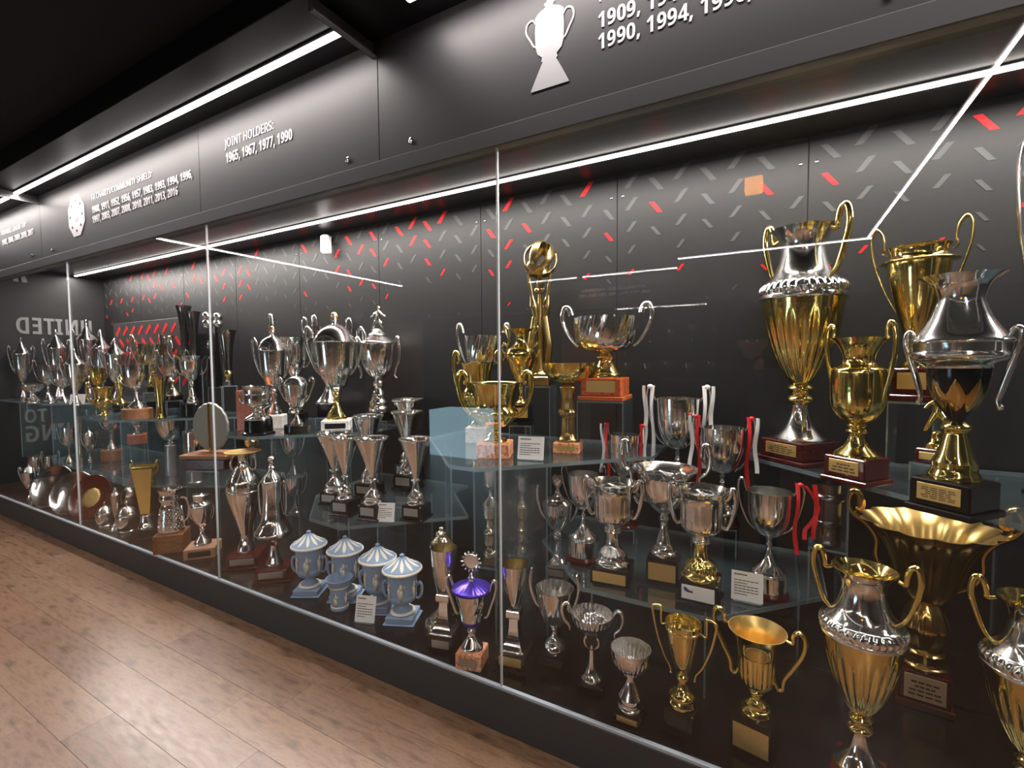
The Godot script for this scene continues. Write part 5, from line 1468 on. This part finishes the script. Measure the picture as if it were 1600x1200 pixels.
# ------------------------------------------------------------------ cards, plates, boards
func card(label: String, at: Vector3, turn: float, w: float, h: float):
	var o := thing("label_card", label, "card", at, turn)
	var tilt := Basis(Vector3.RIGHT, deg_to_rad(-14))
	var s := MB.new()
	s.t = Transform3D(tilt, Vector3(0, 0.006, 0.012))
	s.block(Vector3.ZERO, Vector3(w, h, 0.002), 0.0)
	obj("sheet", s, mats.paper, o)
	var e := MB.new()
	e.t = s.t
	for i in 8:
		var lw := w * (0.78 if i > 0 and i % 4 != 3 else 0.42)
		var y := h * (0.86 - 0.095 * i)
		if i == 1:
			continue
		for q in 6:
			e.block(Vector3(-w * 0.42 + lw * (q + 0.5) / 6, y, 0.0012), Vector3(lw / 6 * 0.82, h * (0.045 if i == 0 else 0.028), 0.0004), 0.0)
	obj("print", e, mats.ink, o).set_meta("kind", "stuff")
	var st := MB.new()
	st.block(Vector3(0, 0, -0.002), Vector3(w * 0.9, 0.006, 0.05), 0.001)
	obj("stand", st, mats.glassedge, o)

func disc_plate(called, label: String, at: Vector3, turn: float, r: float, m: Material, face: Material, cat := "plate"):
	# a round plate leaning back on its edge
	var o := thing(called, label, cat, at, turn)
	var b := MB.new()
	b.t = Transform3D(Basis(Vector3.RIGHT, deg_to_rad(66)), Vector3(0, r * sin(deg_to_rad(66)) + 0.004, 0))
	b.lathe([[Vector2(0.0005, 0.0), Vector2(r * 0.6, 0.0), Vector2(r * 0.72, 0.012), Vector2(r * 0.97, 0.02)], [Vector2(r * 0.97, 0.02), Vector2(r, 0.018), Vector2(r * 0.97, 0.012)], [Vector2(r * 0.97, 0.012), Vector2(r * 0.7, 0.0), Vector2(r * 0.6, -0.008), Vector2(0.0005, -0.008)]], 40, {})
	obj("dish", b, m, o)
	if face != m:
		var c := MB.new()
		c.t = b.t
		c.lathe([[Vector2(r * 0.42, 0.001), Vector2(r * 0.39, 0.006), Vector2(r * 0.25, 0.004), Vector2(0.0005, 0.007)]], 30, {"flutes": 10, "amp": 0.05})
		obj("centre_medallion", c, face, o)
	var st := MB.new()
	st.block(Vector3(0, 0, -r * 0.25), Vector3(r * 0.5, 0.01, r * 0.6), 0.002)
	obj("stand", st, mats.black, o)

func small_things():
	card("white label card leaning before the third blue urn", Vector3(-1.915, DECK, -0.085), 18, 0.115, 0.135)
	card("white label card on the upper middle shelf left of the bronze pillar bowl", Vector3(-1.08, 1.1, -0.42), 14, 0.135, 0.115)
	card("white label card among the conical silver cups", Vector3(-1.93, 0.69, -0.27), 22, 0.1, 0.105)
	card("large white label card at the right of the lower shelf, before the ribboned goblet", Vector3(-0.093, 0.6, -0.445), 2, 0.118, 0.115)
	card("small white label card on the shelf below the far left covered cups", Vector3(-6.0, 1.205, -0.27), 40, 0.13, 0.1)
	card("white label card half hidden behind the grey oval plaque", Vector3(-3.95, 1.1, -0.72), 30, 0.12, 0.16)
	disc_plate("silver_plate", "large silver plate leaning at far left of the deck, left of its twin", Vector3(-6.25, DECK, -0.13), 28, 0.21, mats.silver, mats.silver)
	disc_plate("silver_plate", "large silver plate leaning on the deck between its twin and the brown plate", Vector3(-5.78, DECK, -0.13), 28, 0.205, mats.silver, mats.silver)
	disc_plate("wooden_plate", "brown wooden plate with embossed gold centre leaning on the deck at left", Vector3(-5.42, DECK, -0.14), 24, 0.205, mats.redwood, mats.brushed)
	# grey oval plaque with a scalloped edge on its wooden block
	var o := thing("wooden_block", "long pale brown wooden block under the grey oval plaque", "block", Vector3(-4.02, 0.752, -0.47), 25)
	obj("body", boxm(Vector3.ZERO, Vector3(0.34, 0.085, 0.24), 0.006), mats.redwood, o)
	obj("tray", boxm(Vector3(0, 0.086, 0), Vector3(0.40, 0.034, 0.27), 0.006), mats.wood, o)
	riser("wooden block that carries the grey oval plaque", Vector3(-4.02, 0.75, -0.47), 25, 0.19)
	var ov := thing("oval_plaque", "grey oval plaque with wavy edge standing upright on a wooden block", "plaque", Vector3(-4.05, 0.876, -0.47), 18)
	var d := MB.new()
	d.t = Transform3D(Basis(Vector3.RIGHT, PI / 2) * Basis.from_scale(Vector3(0.86, 1, 1.0)), Vector3(0, 0.205, 0))
	d.lathe([[Vector2(0.0005, 0.012), Vector2(0.19, 0.012)], [Vector2(0.19, 0.012), Vector2(0.2, 0.0), Vector2(0.19, -0.012)], [Vector2(0.19, -0.012), Vector2(0.0005, -0.012)]], 72, {"flutes": 18, "amp": 0.03})
	obj("board", d, solid(Color(0.55, 0.56, 0.53), 0.5), ov)
	var bar := MB.new()
	bar.block(Vector3(0.0, 0.0, 0.016), Vector3(0.022, 0.40, 0.01), 0.002)
	obj("wavy_bar", bar, mats.brass, ov)
	var ub := thing("upright_wood_block", "plain upright reddish wooden block left of the black-drum cup", "block", Vector3(-3.42, 1.1, -0.42), 25)
	obj("body", boxm(Vector3.ZERO, Vector3(0.16, 0.30, 0.1), 0.004), mats.orangewood, ub)
	# dark board with rows of red dashes behind the far left group
	var bd := thing("dashed_board", "dark board with rows of thick red dashes behind the far left silver cups", "board", Vector3(-6.35, 1.207, -1.12), 0)
	obj("board", boxm(Vector3(-0.15, 0, 0), Vector3(1.75, 0.905, 0.02), 0.002), mats.blackmatt, bd)
	for r in 5:
		for i in 9:
			var fwd := r % 2 == 0
			var b := MB.new()
			b.t = Transform3D(Basis(Vector3.BACK, deg_to_rad(42 if fwd else -42)), Vector3(-0.9 + 0.19 * i + (0.08 if r % 2 else 0.0), 0.80 - 0.15 * r, 0.0102))
			b.block(Vector3(0, -0.02, 0.001), Vector3(0.135, 0.04, 0.002), 0.0)
			obj("red_dash", b, mats.dash_red, bd)
	# small security camera on the back wall
	var cc := thing("security_camera", "small white security camera high on the back wall, under the strip lamp", "camera", Vector3(-3.44, 2.63, -1.195), 20)
	obj("housing", boxm(Vector3(0, -0.09, 0.06), Vector3(0.075, 0.16, 0.07), 0.012), mats.white, cc)
	obj("bracket", boxm(Vector3(0, 0.0, 0.02), Vector3(0.03, 0.06, 0.05), 0.004), mats.white, cc)
	var ln := MB.new()
	ln.t = Transform3D(Basis(Vector3.RIGHT, PI / 2), Vector3(0, -0.04, 0.095))
	ln.lathe([[Vector2(0.02, 0), Vector2(0.018, 0.006)], [Vector2(0.018, 0.006), Vector2(0.0004, 0.008)]], 18, {})
	obj("lens", ln, mats.print_grey, cc)
	opposite()
	person()

# ------------------------------------------------------------------ the visitor mirrored in the glass
func nets(bones: Array, cell: float, k: float, b: MB):
	# surface nets over the smooth union of tapered capsules [a, ra, b, rb]
	var lo := Vector3(INF, INF, INF)
	var hi := -lo
	for q in bones:
		for i in [0, 2]:
			var r: float = q[i + 1] + k + cell * 2
			lo = lo.min(q[i] - Vector3(r, r, r))
			hi = hi.max(q[i] + Vector3(r, r, r))
	var n := Vector3i(((hi - lo) / cell).ceil()) + Vector3i.ONE
	var val := PackedFloat32Array()
	val.resize(n.x * n.y * n.z)
	val.fill(1.0)
	for q in bones:
		var a: Vector3 = q[0]
		var d: Vector3 = q[2] - a
		var dd: float = max(d.length_squared(), 1e-9)
		var rm: float = max(q[1], q[3]) + k * 2 + cell * 2
		var l := Vector3i(((a.min(q[2]) - Vector3(rm, rm, rm) - lo) / cell).floor()).clamp(Vector3i.ZERO, n - Vector3i.ONE)
		var h := Vector3i(((a.max(q[2]) + Vector3(rm, rm, rm) - lo) / cell).ceil()).clamp(Vector3i.ZERO, n - Vector3i.ONE)
		for z in range(l.z, h.z + 1):
			for y in range(l.y, h.y + 1):
				for x in range(l.x, h.x + 1):
					var p := lo + Vector3(x, y, z) * cell - a
					var t := clampf(p.dot(d) / dd, 0, 1)
					var dist := (p - d * t).length() - lerpf(q[1], q[3], t)
					var ix := (z * n.y + y) * n.x + x
					var o := val[ix]
					var hh := maxf(k - absf(o - dist), 0.0) / k
					val[ix] = minf(o, dist) - hh * hh * k * 0.25
	var cellv := {}
	var s0 := b.v.size()
	var cn := [Vector3i(0, 0, 0), Vector3i(1, 0, 0), Vector3i(0, 1, 0), Vector3i(1, 1, 0), Vector3i(0, 0, 1), Vector3i(1, 0, 1), Vector3i(0, 1, 1), Vector3i(1, 1, 1)]
	var ed := [[0, 1], [2, 3], [4, 5], [6, 7], [0, 2], [1, 3], [4, 6], [5, 7], [0, 4], [1, 5], [2, 6], [3, 7]]
	var at := func(c: Vector3i) -> float: return val[(c.z * n.y + c.y) * n.x + c.x]
	for z in n.z - 1:
		for y in n.y - 1:
			for x in n.x - 1:
				var c := Vector3i(x, y, z)
				var i0 := (z * n.y + y) * n.x + x
				var w := [val[i0], val[i0 + 1], val[i0 + n.x], val[i0 + n.x + 1], val[i0 + n.x * n.y], val[i0 + n.x * n.y + 1], val[i0 + n.x * n.y + n.x], val[i0 + n.x * n.y + n.x + 1]]
				var inside := 0
				for q in w:
					if q < 0:
						inside += 1
				if inside == 0 or inside == 8:
					continue
				var sum := Vector3.ZERO
				var m := 0
				for e in ed:
					var va: float = w[e[0]]
					var vb: float = w[e[1]]
					if (va < 0) != (vb < 0):
						sum += Vector3(cn[e[0]]).lerp(Vector3(cn[e[1]]), va / (va - vb))
						m += 1
				cellv[c] = b.v.size()
				b.v.append(lo + (Vector3(c) + sum / m) * cell)
				b.n.append(Vector3(w[1] + w[3] + w[5] + w[7] - w[0] - w[2] - w[4] - w[6], w[2] + w[3] + w[6] + w[7] - w[0] - w[1] - w[4] - w[5], w[4] + w[5] + w[6] + w[7] - w[0] - w[1] - w[2] - w[3]).normalized())
	var ax := [Vector3i(1, 0, 0), Vector3i(0, 1, 0), Vector3i(0, 0, 1)]
	for c in cellv.keys():
		for k2 in 3:
			var u: Vector3i = ax[(k2 + 1) % 3]
			var v2: Vector3i = ax[(k2 + 2) % 3]
			var va: float = at.call(c)
			var vb: float = at.call(c + ax[k2])
			if (va < 0) == (vb < 0):
				continue
			var q := [c, c - u, c - u - v2, c - v2]
			if not (cellv.has(q[1]) and cellv.has(q[2]) and cellv.has(q[3])):
				continue
			var i := [cellv[q[0]], cellv[q[1]], cellv[q[2]], cellv[q[3]]]
			if va < 0:
				b.ix.append_array(PackedInt32Array([i[0], i[2], i[1], i[0], i[3], i[2]]))
			else:
				b.ix.append_array(PackedInt32Array([i[0], i[1], i[2], i[0], i[2], i[3]]))

func person():
	var o := thing("person", "person in dark clothes holding up a phone, a dim mirrored shape in the glass", "person", Vector3(-0.16, 0, 2.22), 0)
	var P := func(x, y, z): return Vector3(x, y, z)
	var b := MB.new()
	# standing body, facing the case (-z), both arms raised to hold the phone
	var sh_l := Vector3(-0.20, 1.46, 0.0)
	var sh_r := Vector3(0.20, 1.46, 0.0)
	var el_l := Vector3(-0.24, 1.20, -0.16)
	var el_r := Vector3(0.30, 1.21, -0.16)
	var wr_l := Vector3(0.06, 1.50, -0.38)
	var wr_r := Vector3(0.27, 1.51, -0.38)
	var bones := [
		[P.call(-0.10, 0.95, 0.0), 0.115, P.call(0.10, 0.95, 0.0), 0.115],
		[P.call(0, 0.98, 0.0), 0.15, P.call(0, 1.16, 0.0), 0.14],
		[P.call(0, 1.16, 0.0), 0.145, P.call(0, 1.36, 0.01), 0.155],
		[P.call(-0.11, 1.36, 0.0), 0.12, P.call(0.11, 1.36, 0.0), 0.12],
		[sh_l, 0.075, sh_r, 0.075],
		[P.call(0, 1.47, 0.0), 0.075, P.call(0, 1.60, -0.01), 0.06],
		[P.call(-0.10, 0.92, 0), 0.10, P.call(-0.12, 0.50, 0.0), 0.066], [P.call(-0.12, 0.50, 0.0), 0.066, P.call(-0.13, 0.10, 0.02), 0.05],
		[P.call(0.10, 0.92, 0), 0.10, P.call(0.12, 0.50, 0.0), 0.066], [P.call(0.12, 0.50, 0.0), 0.066, P.call(0.13, 0.10, 0.02), 0.05],
		[P.call(-0.13, 0.055, 0.04), 0.05, P.call(-0.14, 0.042, -0.16), 0.038], [P.call(0.13, 0.055, 0.04), 0.05, P.call(0.14, 0.042, -0.16), 0.038],
		[sh_l, 0.07, el_l, 0.055], [el_l, 0.055, wr_l, 0.038], [sh_r, 0.07, el_r, 0.055], [el_r, 0.055, wr_r, 0.038],
	]
	nets(bones, 0.022, 0.05, b)
	obj("clothed_body", b, solid(Color(0.07, 0.07, 0.075), 0.8), o)
	var skin := solid(Color(0.62, 0.46, 0.38), 0.6)
	var hd := MB.new()
	nets([[P.call(0, 1.70, -0.01), 0.078, P.call(0, 1.77, 0.0), 0.09], [P.call(0, 1.66, -0.045), 0.05, P.call(0, 1.64, -0.06), 0.035], [P.call(0, 1.735, -0.095), 0.012, P.call(0, 1.70, -0.112), 0.016], [P.call(-0.022, 1.668, -0.09), 0.01, P.call(0.022, 1.668, -0.09), 0.01], [P.call(-0.088, 1.73, 0.0), 0.016, P.call(-0.09, 1.70, 0.005), 0.012], [P.call(0.088, 1.73, 0.0), 0.016, P.call(0.09, 1.70, 0.005), 0.012], [P.call(0, 1.58, 0.0), 0.055, P.call(0, 1.66, 0.0), 0.055]], 0.008, 0.02, hd)
	obj("head", hd, skin, o)
	for s in [-1, 1]:
		var ey := MB.new()
		ey.t = Transform3D(Basis.IDENTITY, P.call(0.032 * s, 1.735, -0.082))
		ball(ey, 0.012, 10)
		obj("eye", ey, mats.white, o)
	var hr := MB.new()
	nets([[P.call(0, 1.775, 0.012), 0.098, P.call(0, 1.79, -0.02), 0.088], [P.call(-0.05, 1.74, 0.045), 0.06, P.call(0.05, 1.74, 0.045), 0.06]], 0.01, 0.02, hr)
	obj("hair", hr, solid(Color(0.09, 0.07, 0.06), 0.7), o)
	for h in [[wr_l, 1.0], [wr_r, -1.0]]:
		var w: Vector3 = h[0]
		var d: float = h[1]
		var hb := MB.new()
		var fb := [[w, 0.03, w + Vector3(0.0, 0.05, -0.05), 0.034], [w + Vector3(0.012 * d, 0.03, -0.03), 0.024, w + Vector3(0.0, 0.075, -0.06), 0.026]]
		for f in 4:
			var k0 := w + Vector3(-0.012 * d, 0.035 + 0.018 * f, -0.075)
			var ln: float = [0.026, 0.031, 0.033, 0.028][f]
			fb.append([k0, 0.0095, k0 + Vector3(0.012 * d, 0.004, -ln), 0.009])
			fb.append([k0 + Vector3(0.012 * d, 0.004, -ln), 0.009, k0 + Vector3(0.034 * d, 0.004, -ln - 0.004), 0.0075])
		fb.append([w + Vector3(0.015 * d, 0.04, -0.04), 0.012, w + Vector3(0.035 * d, 0.075, -0.06), 0.0105])
		fb.append([w + Vector3(0.035 * d, 0.075, -0.06), 0.0105, w + Vector3(0.05 * d, 0.09, -0.07), 0.009])
		nets(fb, 0.0045, 0.006, hb)
		obj("hand", hb, skin, o)
	var ph := thing("phone", "dark phone held up by the mirrored person", "phone", Vector3(0.0, 1.545, 1.735), 0)
	obj("body", boxm(Vector3.ZERO, Vector3(0.16, 0.078, 0.008), 0.003), mats.black, ph)

func opposite():
	# what the glass mirrors: the facing wall with its fascia lettering, brown panelling, a pale lit bench
	var fo := struct("wall_facing_fascia", boxm(Vector3(-2.75, 2.55, 6.62), Vector3(12.6, 0.6, 0.08), 0.0), mats.fascia)
	var o := thing("facing_lettering", "white lettering on the facing fascia, seen only mirrored in the glass", "lettering", Vector3(0, 0, 6.575))
	for it in [["FOOTBALL LEAGUE CHAMPIONS:", -2.0, 2.83, 0.075], ["1908, 1911, 1952, 1956, 1957, 1965, 1967", -1.9, 2.745, 0.07]]:
		var tm := text_mesh(it[0], it[3], true, 1.0, 0.002)
		var mi := obj("line", tm[0], mats.print, o)
		mi.basis = Basis(Vector3.UP, PI)
		mi.position = Vector3(it[1], it[2], 0)
	var bp := struct("wall_facing_panelling", boxm(Vector3(-3.05, 0.0, 6.9), Vector3(1.25, 2.54, 0.1), 0.004), mats.brownwall)
	var bp2 := struct("wall_facing_panelling", boxm(Vector3(-8.1, 0.0, 6.9), Vector3(1.8, 2.54, 0.1), 0.004), mats.brownwall)
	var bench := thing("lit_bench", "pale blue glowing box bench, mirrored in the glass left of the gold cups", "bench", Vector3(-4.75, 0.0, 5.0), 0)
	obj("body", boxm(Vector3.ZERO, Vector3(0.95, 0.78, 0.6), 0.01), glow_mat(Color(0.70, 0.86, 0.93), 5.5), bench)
	strip("facing_led_strip", "white strip lamp of the facing cabinet, mirrored above the large lobed silver bowl", Vector3(-1.75, 2.5, 6.5), Vector3.RIGHT, 1.5, 0.012, 2.0, 1.2, Color(1, 0.97, 0.94))
	for k in 2:
		var sh := thing("facing_shelf", ["lower shelf of the facing cabinet, mirrored in the glass right of the lobed silver bowl", "upper shelf of the facing cabinet, mirrored in the glass right of the lobed silver bowl"][k], "shelf", Vector3(-1.6, 1.25 + 0.62 * k, 6.62), 0)
		obj("plate", boxm(Vector3.ZERO, Vector3(1.7, 0.02, 0.5), 0.002), mats.roomwall, sh)
		for i in 5:
			T("spire_cup" if (i + k) % 2 else "goblet", "mirrored_cup", "mirrored silver cup of the facing cabinet, %s on its %s shelf" % [["first", "second", "third", "fourth", "fifth"][i], ["lower", "upper"][k]], "trophy", "silver cups mirrored from the facing cabinet", Vector3(-2.28 + 0.34 * i + 0.05 * k, 1.27 + 0.62 * k, 6.55), 180, 0.09, 0.40, ["silver", "silver"], {})
	for q in [[-3.05, 6.2, 2.6], [-8.1, 6.2, 2.4]]:
		var dn := thing("ceiling_downlight", ["round black downlight over the facing brown panelling at right", "round black downlight over the facing brown panelling at left"][0 if q[0] > -5 else 1], "lamp", Vector3(q[0], 3.06, q[1]), 0)
		var hb := MB.new()
		hb.lathe([[Vector2(0.05, 0.19), Vector2(0.055, 0.0)], [Vector2(0.055, 0.0), Vector2(0.045, 0.0)], [Vector2(0.045, 0.0), Vector2(0.04, 0.03)]], 20, {})
		obj("housing", hb, mats.blackmatt, dn)
		var hl := MB.new()
		hl.lathe([[Vector2(0.042, 0.02), Vector2(0.0005, 0.018)]], 20, {})
		obj("lens", hl, glow_mat(Color(1.0, 0.85, 0.65), 4.0), dn)
		var sp := SpotLight3D.new()
		sp.name = "downlight"
		sp.position = Vector3(q[0], 3.05, q[1])
		sp.basis = Basis.looking_at(Vector3(0, -1.2, 0.72).normalized(), Vector3.UP)
		sp.spot_angle = 48
		sp.light_color = Color(1.0, 0.84, 0.66)
		sp.light_energy = q[2]
		sp.spot_range = 8.0
		sp.spot_attenuation = 2.0
		sp.light_size = 0.05
		sp.shadow_enabled = true
		add_child(sp, true)
	var dl := thing("ceiling_downlight", "small warm square downlight, mirrored as an orange patch before the back wall", "lamp", Vector3(-0.19, 3.02, 2.7), 0)
	obj("housing", boxm(Vector3(0, 0.05, 0), Vector3(0.16, 0.18, 0.16), 0.006), mats.blackmatt, dl)
	obj("lens", boxm(Vector3(0, -0.06, 0), Vector3(0.13, 0.11, 0.13), 0.006), glow_mat(Color(1.0, 0.62, 0.2), 12.0), dl)
	var l := SpotLight3D.new()
	l.name = "downlight"
	l.position = Vector3(-0.19, 2.94, 2.7)
	l.rotation.x = -PI / 2
	l.spot_angle = 50
	l.light_color = Color(1.0, 0.75, 0.45)
	l.light_energy = 1.5
	l.spot_range = 8.0
	l.light_size = 0.06
	l.shadow_enabled = true
	add_child(l)

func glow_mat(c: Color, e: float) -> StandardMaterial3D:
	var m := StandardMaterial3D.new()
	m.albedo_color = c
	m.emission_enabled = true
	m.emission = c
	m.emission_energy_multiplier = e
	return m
